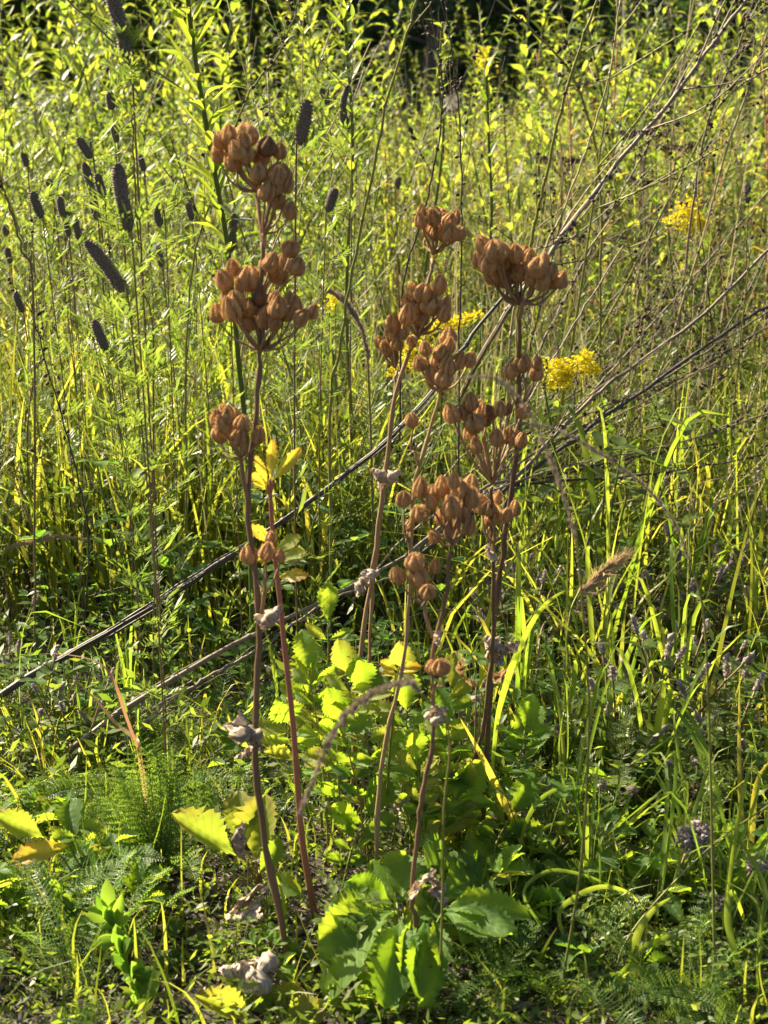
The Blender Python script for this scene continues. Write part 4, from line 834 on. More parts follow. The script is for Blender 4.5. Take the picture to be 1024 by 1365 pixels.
# ------------------------------------------------------------------ hand placed grass plants
def ribbon(mb, c, wid, tw=0.0, fold=.25, nh=(0.15, -.8, .55)):
    n = len(c); V = []; Fc = []
    for i, p in enumerate(c):
        t = i / (n - 1); d = (c[min(i + 1, n - 1)] - c[max(i - 1, 0)]).normalized(); nv = Vector(nh)
        x = d.cross(nv).normalized(); x = Matrix.Rotation(tw * t, 3, d) @ x; z = x.cross(d)
        hw = wid * .5 * (min(1, .3 + 1.8 * t) * (1 - max(0, (t - .35) / .65) ** 1.5) + .03)
        V += [p - x * hw + z * hw * fold, p, p + x * hw + z * hw * fold]
    for i in range(n - 1):
        for j in (0, 1): a = i * 3 + j; Fc.append((a, a + 1, a + 4, a + 3))
    mb.add(V, Fc)
def grassplant(label, root, blades, mat='blade', heads=(), stem=None, stemmat='stem_yg', group=None, y=None):
    rt = G(*root)
    t = thing('grass_plant', label, 'grass', rt, group)
    if stem:
        ys = lin(rt.y, y or rt.y, len(stem) + 1); c = crv([rt - Vector((0, 0, .005))] + [P(u, v, ys[i + 1]) for i, (u, v) in enumerate(stem)], 30)
        mb = MB(); mb.tube(c, lin(2.0 * mpp(rt.y), 1.2 * mpp(rt.y), len(c)), 6); ob('stem', mb.mesh('stem', M[stemmat], rt), t)
    for path, yt, wpx, tw in blades:
        ys = lin(rt.y, yt, len(path) + 1); c = crv([rt - Vector((0, 0, .003))] + [P(u, v, ys[i + 1]) for i, (u, v) in enumerate(path)], 26)
        mb = MB(); ribbon(mb, c, .85 * wpx * mpp(yt), tw); ob('blade', mb.mesh('blade', M[mat], rt), t)
    for path, yt, wpx, m, bristle in heads:
        c = crv([P(u, v, yt) for u, v in path], 40); s = mpp(yt); mb = MB()
        for k in range(int(3.0 * len(c))):
            i = k % (len(c) - 1); p = c[i].lerp(c[i + 1], random.random()); d = (c[i + 1] - c[i]).normalized(); taper = math.sin(math.pi * min(1, .18 + .8 * i / len(c)))
            for h in range(3):
                e = (d + Vector((random.gauss(0, .35), random.gauss(0, .35), random.gauss(0, .35)))).normalized(); L = wpx * s * random.uniform(.8, 1.5) * (.5 + .6 * taper)
                q = e.cross(Vector((.4, -.8, .3))).normalized() * L * .17; b = p + Vector((random.gauss(0, 1), random.gauss(0, 1), random.gauss(0, 1))) * wpx * s * .17 * taper
                mb.add([b, b + e * L * .45 + q, b + e * L, b + e * L * .45 - q], [(0, 1, 2, 3)])
                if bristle: mb.add([b + e * L * .8 - q * .12, b + e * L * .8 + q * .12, b + e * (L + bristle * s * random.uniform(.5, 1))], [(0, 1, 2)])
        mb.tube(c, .8 * s, 5); ob('seed_head', mb.mesh('seed_head', M[m], rt), t)
    return t
grassplant('broad pale grass blade arching beside the right dark stalk', (652, 1100), [([(660, 980), (672, 920), (690, 868), (715, 820), (740, 795), (770, 781)], .98, 13, .6)])
grassplant('yellow green grass blade leaning left across the shaded leaves', (705, 1150), [([(688, 1100), (668, 1062), (640, 1005), (612, 955)], .97, 17, .2)], 'blade_y')
grassplant('sunlit twisted grass blade standing in the right clover', (800, 1060), [([(806, 970), (815, 925), (835, 875), (858, 832), (884, 815)], 1.2, 15, .9)])
grassplant('two bright yellow green blades bending left near the right edge', (965, 1150), [([(956, 1090), (940, 1020), (915, 965), (886, 930)], 1.08, 15, .2), ([(952, 1080), (945, 1020), (928, 970), (905, 932)], 1.1, 14, -.3)], 'blade')
grassplant('short yellow blade at the right edge with a green neighbour', (1000, 1180), [([(1003, 1100), (1010, 1040), (1040, 1000)], 1.02, 11, 0), ([(988, 1080), (985, 990), (986, 890)], 1.1, 10, .4)], 'blade_y')
grassplant('arching green grass loops over the dark hollow', (690, 1180), [([(695, 1120), (712, 1075), (740, 1053), (772, 1050), (800, 1068)], 1.0, 8, .3), ([(720, 1110), (760, 1095), (800, 1080), (850, 1050)], 1.02, 6, 0), ([(740, 1120), (752, 1060), (745, 1000), (752, 940)], 1.05, 7, .5)])
grassplant('olive blades curling over above the trailing clover', (775, 1290), [([(745, 1225), (765, 1197), (802, 1182), (838, 1190), (860, 1214)], .9, 10, .4), ([(700, 1200), (727, 1163), (772, 1165), (815, 1182), (840, 1200)], .92, 7, -.3), ([(790, 1230), (800, 1180), (798, 1100), (800, 1020)], .98, 5, .3)])
grassplant('wide drooping grass leaves around a yellow culm at the lower right', (812, 1330), [([(840, 1290), (850, 1245), (872, 1212), (900, 1193)], .88, 16, .2), ([(850, 1270), (892, 1250), (922, 1226), (962, 1218), (1014, 1185)], .9, 13, -.4), ([(835, 1290), (872, 1304), (912, 1338), (940, 1372)], .8, 12, .3)], 'blade', stem=[(830, 1265), (872, 1205), (952, 1125), (1030, 1070)], y=.92)
grassplant('hanging bright blade under the grey dried flower head', (1010, 1350), [([(985, 1290), (970, 1230), (975, 1190), (988, 1215), (1004, 1268)], .9, 14, .2), ([(1010, 1290), (1012, 1240), (1006, 1200), (960, 1170)], .9, 8, .2), ([(1015, 1240), (1018, 1180), (980, 1115), (950, 1108)], .93, 9, 0)], 'blade')
grassplant('blurred tan grass head arching in front of the bent dark stalk', (585, 1345), [], stem=[(590, 1200), (592, 1080), (600, 1000), (592, 955), (572, 935), (552, 915)], y=.62, heads=[([(560, 922), (545, 910), (505, 920), (470, 944), (440, 985), (414, 1048), (401, 1082)], .62, 10, 'greyhead', 0)])
grassplant('blurred green grass head arching over the right capsule stalks', (745, 1330), [], stem=[(775, 1150), (785, 950), (776, 800), (769, 720)], y=.68, heads=[([(769, 725), (757, 680), (735, 615), (702, 545), (660, 505), (608, 505)], .68, 6.5, 'greyhead', 0)])
grassplant('pinkish brown grass head arching toward the right clover', (955, 1330), [], stem=[(950, 1150), (945, 950), (938, 820), (920, 745)], y=.78, heads=[([(920, 750), (895, 690), (850, 640), (790, 598), (740, 572), (690, 563)], .78, 6, 'greyhead', 0)])
grassplant('bristly straw coloured wild rye head above the clover', (745, 1000), [([(740, 900), (720, 840), (690, 810)], 1.35, 7, .3)], 'blade', stem=[(752, 900), (760, 820), (772, 788)], y=1.25, heads=[([(770, 792), (790, 778), (812, 758), (832, 742)], 1.25, 11, 'rye', 20)])
grassplant('reddened dry grass stem with curled tan blades in the left shade', (205, 1160), [([(186, 1010), (180, 985), (155, 965), (125, 930), (85, 893)], 1.05, 8, .5), ([(192, 1030), (168, 955), (150, 905), (128, 882), (80, 872), (20, 873)], 1.05, 6, 1.2)], 'redgrass', stem=[(195, 1080), (188, 1010), (165, 945)], stemmat='stem_cl', y=1.06)
grassplant('dry grass head bowing over the right hand clover', (700, 1010), [], stem=[(715, 900), (722, 840), (740, 815)], stemmat='dry_gry', y=1.35, heads=[([(700, 970), (712, 900), (735, 850), (770, 812), (812, 778)], 1.35, 7, 'greyhead', 0)])
grassplant('pale grass spike bent level among grey clover heads', (690, 1020), [], stem=[(705, 985), (740, 965), (770, 950)], stemmat='dry_tan', y=1.3, heads=[([(740, 965), (790, 945), (850, 920), (905, 905)], 1.3, 8, 'rye', 0)])
grassplant('tan grass head arching beside the left capsule stalk', (500, 800), [], stem=[(495, 600), (490, 470)], stemmat='dry_tan', y=1.35, heads=[([(492, 480), (478, 430), (452, 395), (412, 376)], 1.35, 7, 'greyhead', 0)])
grassplant('thin pale grass head lying over the left herbs', (20, 840), [], stem=[(10, 790), (5, 760)], stemmat='dry_tan', y=1.5, heads=[([(0, 735), (40, 722), (80, 715), (115, 720)], 1.5, 6, 'rye', 0)])

# --- dried flower heads right
def dried_head(label, u, v, y, rpx, root_dv, n=60, mat='fuzz'):
    g = P(u - 6, v, y); rt = Vector((g.x, y + .02, gz(g.x, y))); t = thing('dried_flower', label, 'dried flower', rt); top = P(u, v, y); s = mpp(y)
    c = crv([rt - Vector((0, 0, .004)), rt.lerp(top, .6) + Vector((-.005, 0, 0)), top], 16); mb = MB(); mb.tube(c, lin(2.6 * s, 1.8 * s, len(c)), 6); ob('stem', mb.mesh('stem', M['stem_br'], rt), t)
    mb = MB()
    for k in range(n):
        d = Vector((random.gauss(0, 1), random.gauss(0, 1), random.gauss(0, 1))).normalized(); p = top + d * rpx * s * random.uniform(.4, .9); blob(mb, p, rpx * .24 * s)
        e = d.orthogonal().normalized() * rpx * .04 * s; mb.add([p - e, p + e, p + d * rpx * s * .5], [(0, 1, 2)])
    ob('seed_head', mb.mesh('seed_head', M[mat], rt), t)
dried_head('grey knobbly dried flower head on a brown stem by the hanging blade', 926, 1118, .93, 27, 1, 110)
dried_head('dark brown dried head just above the grey knobbly one', 928, 1056, .97, 15, 1, 60, 'seed_dk')
dried_head('shaded grey dried head at the right edge', 1008, 1150, .9, 18, 1, 70)
dried_head('low grey dried head near the right edge', 965, 1205, .9, 16, 1, 60)
def umbel(label, u, v, y, wpx):
    top = P(u, v, y); rt = Vector((top.x + .01, y + .03, gz(top.x, y))); t = thing('dried_umbel', label, 'dried flower', rt); s = mpp(y); mb = MB()
    nd = top - Vector((0, 0, .03)); q = crv([rt - Vector((0, 0, .004)), rt.lerp(nd, .5), nd], 10); mb.tube(q, 1.8 * s, 6); m2 = MB()
    for k in range(14):
        p = top + Vector((random.uniform(-1, 1) * wpx * .5 * s, random.uniform(-.03, .03), random.uniform(-.004, .006))); mb.tube([nd, nd.lerp(p, .5), p], .7 * s, 4)
        for h in range(16): blob(m2, p + Vector((random.gauss(0, .006), random.gauss(0, .006), random.gauss(0, .003))), .0032)
    ob('stem', mb.mesh('stem', M['stem_br'], rt), t); ob('seed_head', m2.mesh('seed_head', M['seed_dk'], rt), t)
umbel('flat dark brown seed umbel behind the middle capsule stalks', 470, 575, 1.8, 70)
umbel('flat dark seed umbel right of the twin brown stalks', 548, 592, 1.85, 80)
for u, v in ((900, 195), (870, 240), (880, 345), (800, 322), (905, 275), (860, 180), (750, 215)): umbel('flat brown seed umbel among the far dry stems on the right', u, v, random.uniform(2.5, 3.2), 60)
for o in [o for o in col.objects if o.get('label') == 'flat brown seed umbel among the far dry stems on the right']: o['group'] = 'far brown seed umbels'

# ------------------------------------------------------------------ scatter: shared templates
def spawn(spec, name, label, cat, group, x, y, rz, sc_, tilt=(0, 0)):
    rt = thing(name, label, cat, (x, y, gz(x, y) - 0.004), group)
    rt.rotation_euler = (tilt[0], tilt[1], rz); rt.scale = (sc_, sc_, sc_)
    for pn, me, Mx, kind in spec:
        o = ob(pn, me, rt, Mx)
        if kind: o['kind'] = kind
    return rt
def spec_leafy(h, n, lmin, lmax, mat, seed, sep, stemmat='stem_gr', f0=.12, wr=1.0, up=.7, joinmat='lance_far', top=0.35):
    random.seed(seed); c = crv([Vector((0, 0, -.01)), Vector((random.gauss(0, .012), random.gauss(0, .012), h * .5)), Vector((random.gauss(0, .04), random.gauss(0, .04), h))], 16)
    mb = MB(); mb.tube(c, lin(.0028, .0012, len(c)), 5); sp = [('stem', mb.mesh('stem', M[stemmat]), None, None)]; mj = MB()
    for k in range(n):
        f = f0 + (1 - f0) * (k + random.random() * .5) / n; i = min(len(c) - 2, int(f * (len(c) - 1))); p = c[i].lerp(c[i + 1], f * (len(c) - 1) - i); a = k * 2.4 + random.gauss(0, .3)
        e = (Vector((math.cos(a), math.sin(a), up + random.gauss(0, .2)))).normalized(); L = random.uniform(lmin, lmax) * (1 - (1 - top) * f ** 2)
        Mx = frame(p, p + e * L, (0, 0, 1), wr); ti = random.randrange(4)
        if sep: sp.append(('leaf', LANCE[mat][ti], Mx, None))
        else: mj.inst(TL[ti][0], TL[ti][1], Mx)
    if not sep: sp.append(('foliage', mj.mesh('foliage', M[joinmat]), None, 'stuff'))
    return sp
def spec_feather(h, n, seed, branches=3):
    random.seed(seed); mb = MB(); mj = MB(); st = []
    for b in range(branches):
        a = random.uniform(0, 6.28); c = crv([Vector((0, 0, -.008)), Vector((math.cos(a) * .03, math.sin(a) * .03, h * .45)), Vector((math.cos(a) * .07, math.sin(a) * .07, h * random.uniform(.75, 1.05)))], 12); mb.tube(c, lin(.0015, .0006, len(c)), 4); st.append(c)
    for k in range(n):
        c = random.choice(st); f = random.uniform(.15, 1); i = min(len(c) - 2, int(f * (len(c) - 1))); a = random.uniform(0, 6.28)
        feather(mj, c[i].lerp(c[i + 1], random.random()), (math.cos(a), math.sin(a), random.uniform(.1, .9)), random.uniform(.016, .032))
    return [('stem', mb.mesh('stem', M['stem_gr']), None, None), ('foliage', mj.mesh('foliage', M['feather']), None, 'stuff')]
def spec_trifoil(h, n, seed, sep, L=.018):
    random.seed(seed); mb = MB(); sp = []; mj = MB()
    for b in range(n):
        a = random.uniform(0, 6.28); r = random.uniform(.01, .07); p = Vector((math.cos(a) * r, math.sin(a) * r, h * random.uniform(.4, 1)))
        mb.tube(crv([Vector((0, 0, -.004)), Vector((p.x * .6, p.y * .6, p.z * .6)), p], 6), .0008, 4)
        a0 = random.uniform(0, 6.28)
        for k in range(3):
            aa = a0 + k * 2.1; e = Vector((math.cos(aa), math.sin(aa), random.uniform(-.1, .6))).normalized() * L * random.uniform(.8, 1.2); Mx = frame(p, p + e, (0, 0, 1)); ti = random.randrange(3)
            if sep: sp.append(('leaflet', HOVAL[ti], Mx, None))
            else: mj.inst(TO[ti][0], TO[ti][1], Mx)
    if not sep: sp.append(('foliage', mj.mesh('foliage', M['herb_j']), None, 'stuff'))
    return [('stem', mb.mesh('stem', M['stem_gr']), None, None)] + sp
def spec_tuft(h, n, wd, seed, mat='blade', spread=.4):
    random.seed(seed); sp = []
    for k in range(n):
        a = random.uniform(0, 6.28); hh = h * random.uniform(.55, 1.1); sprd = random.uniform(.1, spread); dr = random.uniform(0, .5) * hh
        p0 = Vector((math.cos(a) * .006, math.sin(a) * .006, -.003)); dv = Vector((math.cos(a), math.sin(a), 0))
        c = crv([p0, p0 + dv * hh * sprd * .25 + Vector((0, 0, hh * .5)), p0 + dv * hh * sprd * .7 + Vector((0, 0, hh * .88)), p0 + dv * hh * (sprd * 1.1 + dr) + Vector((0, 0, hh - dr * .9))], 9)
        mb = MB(); nh = dv * -1 + Vector((random.gauss(0, .5), random.gauss(0, .5), .4)); ribbon(mb, c, wd * random.uniform(.7, 1.2), random.uniform(-.8, .8), .25, nh); sp.append(('blade', mb.mesh('blade', M[mat]), None, None))
    return sp
def spec_dry(h, seed, mat='dry_gry', nt_=7, ns=70):
    random.seed(seed); c = crv([Vector((0, 0, -.01)), Vector((random.gauss(0, .03), random.gauss(0, .03), h * .5)), Vector((random.gauss(0, .08), random.gauss(0, .08), h))], 14); mb = MB(); mb.tube(c, lin(.0022, .0007, len(c)), 5); m2 = MB()
    for k in range(nt_):
        i = random.randrange(len(c) // 3, len(c) - 1); a = random.uniform(0, 6.28); e = Vector((math.cos(a), math.sin(a), random.uniform(.5, 1.6))).normalized(); L = random.uniform(.07, .2)
        q = crv([c[i], c[i] + e * L * .5, c[i] + e * L + Vector((0, 0, random.gauss(0, .02)))], 8); mb.tube(q, lin(.001, .0005, len(q)), 4)
        for s in range(ns // nt_):
            j = random.randrange(2, len(q) - 1); blob(m2, q[j].lerp(q[j + 1], random.random()) + Vector((random.gauss(0, .002), random.gauss(0, .002), random.gauss(0, .002))), .0024 * random.uniform(.5, 1.1))
    return [('stem', mb.mesh('stem', M[mat]), None, None), ('dry_seeds', m2.mesh('dry_seeds', M['seed_dk']), None, 'stuff')]
def spec_rabbit(h, seed):
    random.seed(seed); mb = MB(); hs = []; mj = MB()
    for b in range(4):
        a = random.uniform(0, 6.28); r = random.uniform(.01, .05); p = Vector((math.cos(a) * r, math.sin(a) * r, h * random.uniform(.55, 1))); c = crv([Vector((0, 0, -.004)), p * .55 + Vector((0, 0, .01)), p], 8); mb.tube(c, .0009, 4)
        m3 = MB(); up = (c[-1] - c[-2]).normalized(); L = random.uniform(.010, .017)
        for k in range(170):
            f = random.random(); d = Vector((random.gauss(0, 1), random.gauss(0, 1), random.gauss(0, 1))); d = (d - up * d.dot(up)).normalized(); q = p + up * L * f; rr = .0045 * math.sin(math.pi * min(1, .2 + .75 * f)); e = (d + up * .8).normalized()
            x = e.cross(up).normalized() * .00028; m3.add([q + d * rr * .3 - x, q + d * rr * .3 + x, q + d * rr * .3 + e * rr * 1.0], [(0, 1, 2)])
        for k in range(6): blob(m3, p + up * L * (k + .5) / 6, .0034)
        hs.append(('seed_head', m3.mesh('seed_head', M['fuzz']), None, None))
        for k in range(7):
            i = random.randrange(2, len(c) - 1); a = random.uniform(0, 6.28)
            for t in (-.5, 0, .5): mj.inst(TL[0][0], TL[0][1], frame(c[i], c[i] + Vector((math.cos(a + t), math.sin(a + t), .5)) * .013, (0, 0, 1), 1.6))
    return [('stem', mb.mesh('stem', M['stem_cl']), None, None), ('foliage', mj.mesh('foliage', M['herb_j']), None, 'stuff')] + hs
def frond(mb, c, wd, r=None, pitch=.0045):
    """feathery yarrow frond along the curve"""
    L = sum((c[i + 1] - c[i]).length for i in range(len(c) - 1)); n = int(L / pitch)
    for k in range(n):
        f = (k + .5) / n; x = f * (len(c) - 1); i = min(len(c) - 2, int(x)); p = c[i].lerp(c[i + 1], x - i); d = (c[i + 1] - c[i]).normalized(); s0 = d.cross(Vector((.1, -.5, .85))).normalized(); nn = s0.cross(d)
        ww = wd * math.sin(math.pi * (.12 + .86 * f)) ** .8
        for sg in (-1, 1):
            e = (s0 * sg + d * .45 + nn * random.uniform(.0, .5)).normalized() * ww; q = d * ww * .07
            mb.add([p - q * .6, p + q * .6, p + e], [(0, 1, 2)], r)
            for t in (.3, .5, .7, .9):
                b = p + e * t
                for dd in (d * .9 + nn * .5, e.normalized() * .5 - d * .5 + nn * .3):
                    g = dd.normalized() * ww * .30 * (1.15 - .5 * t); y_ = g.cross(nn).normalized() * ww * .045
                    mb.add([b - y_, b + y_, b + g], [(0, 1, 2)], r)
def yarrow(label, root, fronds, yt, wpx=14, group=None):
    rt = G(*root); t = thing('yarrow_plant', label, 'plant', rt, group)
    fronds = [[(u + dx * (i + 1) / len(p), v + dy * (i + 1) / len(p)) for i, (u, v) in enumerate(p)] for p in fronds for dx, dy in ((0, 0), (random.uniform(-40, 40), random.uniform(-10, 26)), (random.uniform(-48, 48), random.uniform(-5, 34)), (random.uniform(-40, 40), random.uniform(0, 50)))]
    for path in fronds:
        ys = lin(rt.y, yt, len(path) + 1); c = crv([rt] + [P(u, v, ys[i + 1]) for i, (u, v) in enumerate(path)], 20); mb = MB(); s = mpp(yt)
        mb.tube(c, lin(1.0 * s, .4 * s, len(c)), 4); frond(mb, c, 1.15 * wpx * s); ob('frond', mb.mesh('frond', M['fern'], rt), t)
yarrow('tall feathery yarrow fronds between tan grass and dark stalk', (210, 1190), [[(200, 1120), (185, 1040), (160, 960)], [(215, 1110), (212, 1030), (205, 985)], [(225, 1120), (235, 1050), (228, 1000)], [(190, 1130), (165, 1060), (140, 1010)], [(235, 1130), (262, 1080), (258, 1020)], [(180, 1140), (150, 1090), (125, 1060)], [(205, 1110), (190, 1060), (178, 1000)]], 1.0, 17)
yarrow('sunlit yarrow fronds spreading over bare soil at the left edge', (-10, 1240), [[(30, 1215), (70, 1195), (115, 1170)], [(20, 1210), (30, 1180), (70, 1165)], [(20, 1240), (60, 1235), (110, 1250)], [(10, 1230), (50, 1215), (95, 1230)], [(0, 1200), (10, 1160), (30, 1130)], [(10, 1250), (35, 1255), (60, 1250)]], .92, 18)
yarrow('yellow green yarrow frond lying at the lower left corner', (60, 1400), [[(95, 1355), (130, 1338), (165, 1325)], [(70, 1370), (100, 1365), (140, 1350)], [(95, 1370), (130, 1360), (155, 1342)]], .80, 14)
yarrow('small yarrow tuft right of the big scalloped leaves', (640, 1390), [[(620, 1340), (600, 1305), (585, 1290)], [(640, 1340), (640, 1310), (650, 1280)], [(660, 1345), (680, 1320), (700, 1310)], [(625, 1360), (600, 1340), (575, 1335)], [(660, 1355), (690, 1345), (715, 1345)]], .83, 14)
yarrow('upright yarrow frond by the arching olive blades', (830, 1240), [[(828, 1190), (822, 1140), (815, 1090)], [(835, 1190), (845, 1150), (855, 1120)], [(815, 1200), (800, 1170), (790, 1150)]], 1.0, 15)
yarrow('yarrow fronds in the lower right corner', (930, 1400), [[(910, 1350), (890, 1330), (860, 1325)], [(930, 1350), (935, 1310), (930, 1280)], [(950, 1350), (970, 1340), (1000, 1345)], [(940, 1360), (960, 1310), (985, 1285)], [(915, 1360), (900, 1350), (880, 1350)]], .82, 14)
yarrow('shaded yarrow behind the rosette with orange yellow leaves', (60, 1150), [[(70, 1100), (90, 1060), (100, 1020)], [(45, 1100), (30, 1070), (20, 1050)], [(80, 1110), (120, 1080), (150, 1075)], [(60, 1100), (60, 1060), (50, 1010)]], 1.06, 16)
yarrow('yarrow fronds below the tan curled blades', (290, 1150), [[(285, 1100), (275, 1050), (262, 1000)], [(295, 1100), (302, 1060), (300, 1020)], [(275, 1100), (250, 1070), (235, 1060)]], 1.08, 14)

random.seed(11)
placed = []
def spot(y0, y1, xr=None, pw=1.0, tries=30, mind=0.0):
    for _ in range(tries):
        y = y0 + (y1 - y0) * random.random() ** pw; hx = .30 * y + .10
        x = random.uniform(-hx, hx) if xr is None else random.uniform(xr[0] * hx, xr[1] * hx)
        if mind == 0 or all((x - a) ** 2 + (y - b) ** 2 > mind * mind for a, b in placed[-400:]): break
    placed.append((x, y)); return x, y
LM = []                                                    # landmarks that tell look-alikes apart
def lm(phrase, u, v, y): p = P(u, v, y); LM.append((phrase, p.x, p.y))
for ph, u, v, y in (('the longest clover spike', 172, 300, 1.08), ('the tilted clover spike', 180, 450, 1.1), ('the crowded clover spikes', 105, 300, 1.55), ('the lowest clover spike', 145, 500, 1.28), ('the solitary clover spike at the grass', 60, 320, 1.42),
                    ('the fat clover spike', 390, 300, 1.14), ('the drooping clover spike', 463, 300, 1.52), ('the black dead stalk', 230, 790, 1.4), ('the pale lying stem', 330, 850, 1.35), ('the crossing of grey and black stalks', 640, 600, 1.55),
                    ('the twin brown seed stalks', 490, 800, 1.1), ('the thick leafy stem', 315, 480, 1.25), ('the slender olive stem', 450, 500, 1.36), ('the goldenrod by the right seed head', 755, 500, 1.64), ('the goldenrod behind the capsules', 560, 460, 1.7),
                    ('the flat dark umbels', 510, 600, 1.85), ('the wild rye head', 745, 900, 1.32), ('the level wiry stem', 850, 802, 1.38), ('the weathered grey stalk', 862, 476, 1.65), ('the thick yellow green stem', 690, 440, 1.72), ('the straw coloured leaning stem', 770, 690, 1.92),
                    ('the olive arching stem', 700, 620, 2.0), ('the hanging seed strings', 900, 520, 1.92), ('the far goldenrod', 905, 320, 3.2), ('the far goldenrod tip', 646, 150, 3.4), ('the far brown umbels', 850, 280, 2.9), ('the twisted sunlit blade', 800, 1000, 1.2), ('the paired bending blades', 960, 1100, 1.1),
                    ('the slim grey trunk', 830, 150, 7.5), ('the dark needled trees', 600, 120, 9.5), ('the shaded broadleaf trees', 150, 120, 10), ('the reddening herbs', 800, 200, 5), ('the maroon stem at the edge', 40, 420, 1.32), ('the reddened dry grass', 190, 1000, 1.08), ('the tall yarrow', 215, 1100, 1.02)):
    lm(ph, u, v, y)
def nearest(x, y): return min(LM, key=lambda q: (q[1] - x) ** 2 + (q[2] - y) ** 2)[0]
def scatter(specs, n, y0, y1, name, label, cat, group, smin=.8, smax=1.15, xr=None, pw=1.0, tilt=.12, looks=None):
    for k in range(n):
        x, y = spot(y0, y1, xr, pw)
        if name in ('yarrow_rosette', 'clover_plant', 'feathery_herb', 'grass_tuft') and y < 1.02 and -.27 < x < .10: continue
        i = random.randrange(len(specs)); s = random.uniform(smin, smax); f = (s - smin) / (smax - smin + 1e-9)
        u_ = W / 2 + F * x / (y * CP + SP * .4)
        if y > 2.2 and 520 < u_ < 730: s *= .78
        size = ('short', 'middling', 'tall')[min(2, int(f * 3))]
        lb = '%s %s%s near %s' % (size, (looks[i] + ' ') if looks else '', label, nearest(x, y))
        spawn(specs[i], name, lb, cat, group, x, y, random.uniform(0, 6.28), s, (random.gauss(0, tilt), random.gauss(0, tilt)))

# leafy herbs in the middle distance, leaves as parts
near_leafy = [spec_leafy(.62, 36, .045, .078, 'lance', 21, True, wr=.95, up=1.1), spec_leafy(.55, 32, .04, .07, 'lance', 22, True, wr=1.25, up=.9), spec_leafy(.5, 30, .04, .07, 'lance_dark', 23, True, wr=1.0)]
LK = ('narrow-leaved', 'broad-leaved', 'dark-leaved')
random.seed(31); scatter(near_leafy[:2], 46, 2.6, 4.2, 'leafy_herb', 'glowing leafy herb', 'plant', 'leafy herbs behind the clover spikes', .75, 1.2, xr=(-1, .2), looks=LK)
scatter(near_leafy, 16, 2.4, 4.0, 'leafy_herb', 'leafy herb among dry stems', 'plant', 'leafy herbs among dry stems', .55, 1.0, xr=(.2, 1), looks=LK)
far_leafy = [spec_leafy(.75, 60, .045, .08, None, 24, False, wr=.9, up=1.2), spec_leafy(.62, 50, .04, .075, None, 25, False, wr=1.25, up=.9), spec_leafy(.85, 70, .04, .07, None, 26, False, wr=.9, up=1.3), spec_leafy(.6, 40, .04, .065, None, 27, False, joinmat='autumn_far', stemmat='stem_red')]
mid_leafy = [spec_leafy(.42, 46, .03, .055, None, 28, False, wr=1.2, joinmat='herb_j'), spec_leafy(.36, 40, .03, .05, None, 29, False, wr=1.5, joinmat='herb_j'), spec_leafy(.5, 50, .03, .05, None, 30, False, wr=1.0, joinmat='herb_j')]
random.seed(61); scatter(mid_leafy, 110, 2.2, 5.0, 'weed', 'mixed green weed', 'plant', 'mixed weeds of the middle meadow', .6, 1.1, looks=('loose', 'broad-leaved', 'slender'))
random.seed(62); scatter(near_leafy, 34, 2.2, 3.6, 'leafy_herb', 'leafy herb among dry stems', 'plant', 'leafy herbs among dry stems', .7, 1.1, xr=(-.05, 1), looks=LK)
LK2 = ('narrow-leaved', 'broad-leaved', 'slender')
random.seed(32); scatter(far_leafy[:3], 130, 3.0, 7.5, 'far_leafy_herb', 'blurred leafy herb', 'plant', 'leafy herbs before the trees', .9, 1.5, xr=(-1, .1), looks=LK2)
scatter(far_leafy[:3], 130, 3.0, 7.5, 'far_leafy_herb', 'blurred leafy herb', 'plant', 'leafy herbs before the trees', .85, 1.35, xr=(.1, 1), looks=LK2)
scatter(far_leafy[3:], 52, 2.4, 6.0, 'autumn_herb', 'herb with yellow and red leaves', 'plant', 'reddening herbs', .8, 1.2, xr=(0, 1))
# feathery clover foliage
fe = [spec_feather(.36, 90, 41), spec_feather(.30, 80, 42, 4), spec_feather(.42, 100, 43)]
LF_ = ('loose', 'bushy', 'upright')
random.seed(33); scatter(fe, 84, 1.5, 2.8, 'feathery_herb', 'fine feathery herb', 'plant', 'feathery herbs', .6, 1.0, xr=(-1, 0), looks=LF_)
scatter(fe, 60, 1.6, 3.2, 'feathery_herb', 'fine feathery herb', 'plant', 'feathery herbs', .5, .9, xr=(0, 1), looks=LF_)
scatter(fe, 14, .98, 1.3, 'feathery_herb', 'low feathery herb', 'plant', 'feathery herbs', .25, .4, xr=(.25, 1), looks=LF_)
# small trifoliate leaves
tr = [spec_trifoil(.12, 9, 51, True), spec_trifoil(.16, 10, 52, True, .022), spec_trifoil(.10, 8, 53, True)]
random.seed(34); scatter(tr, 34, 1.12, 1.4, 'clover_plant', 'low three-leaved clover', 'plant', 'low clover plants', .5, .8, xr=(-1, .25))
scatter(tr, 40, 1.4, 2.1, 'clover_plant', 'three-leaved clover', 'plant', 'low clover plants', .8, 1.5, xr=(-1, .25))
scatter(tr, 20, .80, 1.05, 'clover_plant', 'low three-leaved clover', 'plant', 'low clover plants', .3, .6)
scatter(tr, 30, .95, 1.9, 'clover_plant', 'three-leaved clover in grass', 'plant', 'low clover plants in grass', .5, .9, xr=(.25, 1))
trj = [spec_trifoil(.15, 12, 54, False), spec_trifoil(.2, 14, 55, False, .024)]
scatter(trj, 110, 1.5, 3.2, 'low_herb', 'low leafy herb deep in the meadow', 'plant', 'low leafy herbs', .8, 1.4)
scatter(trj, 46, .80, 1.2, 'seedling', 'low green seedling clump', 'plant', 'seedling clumps', .2, .42)
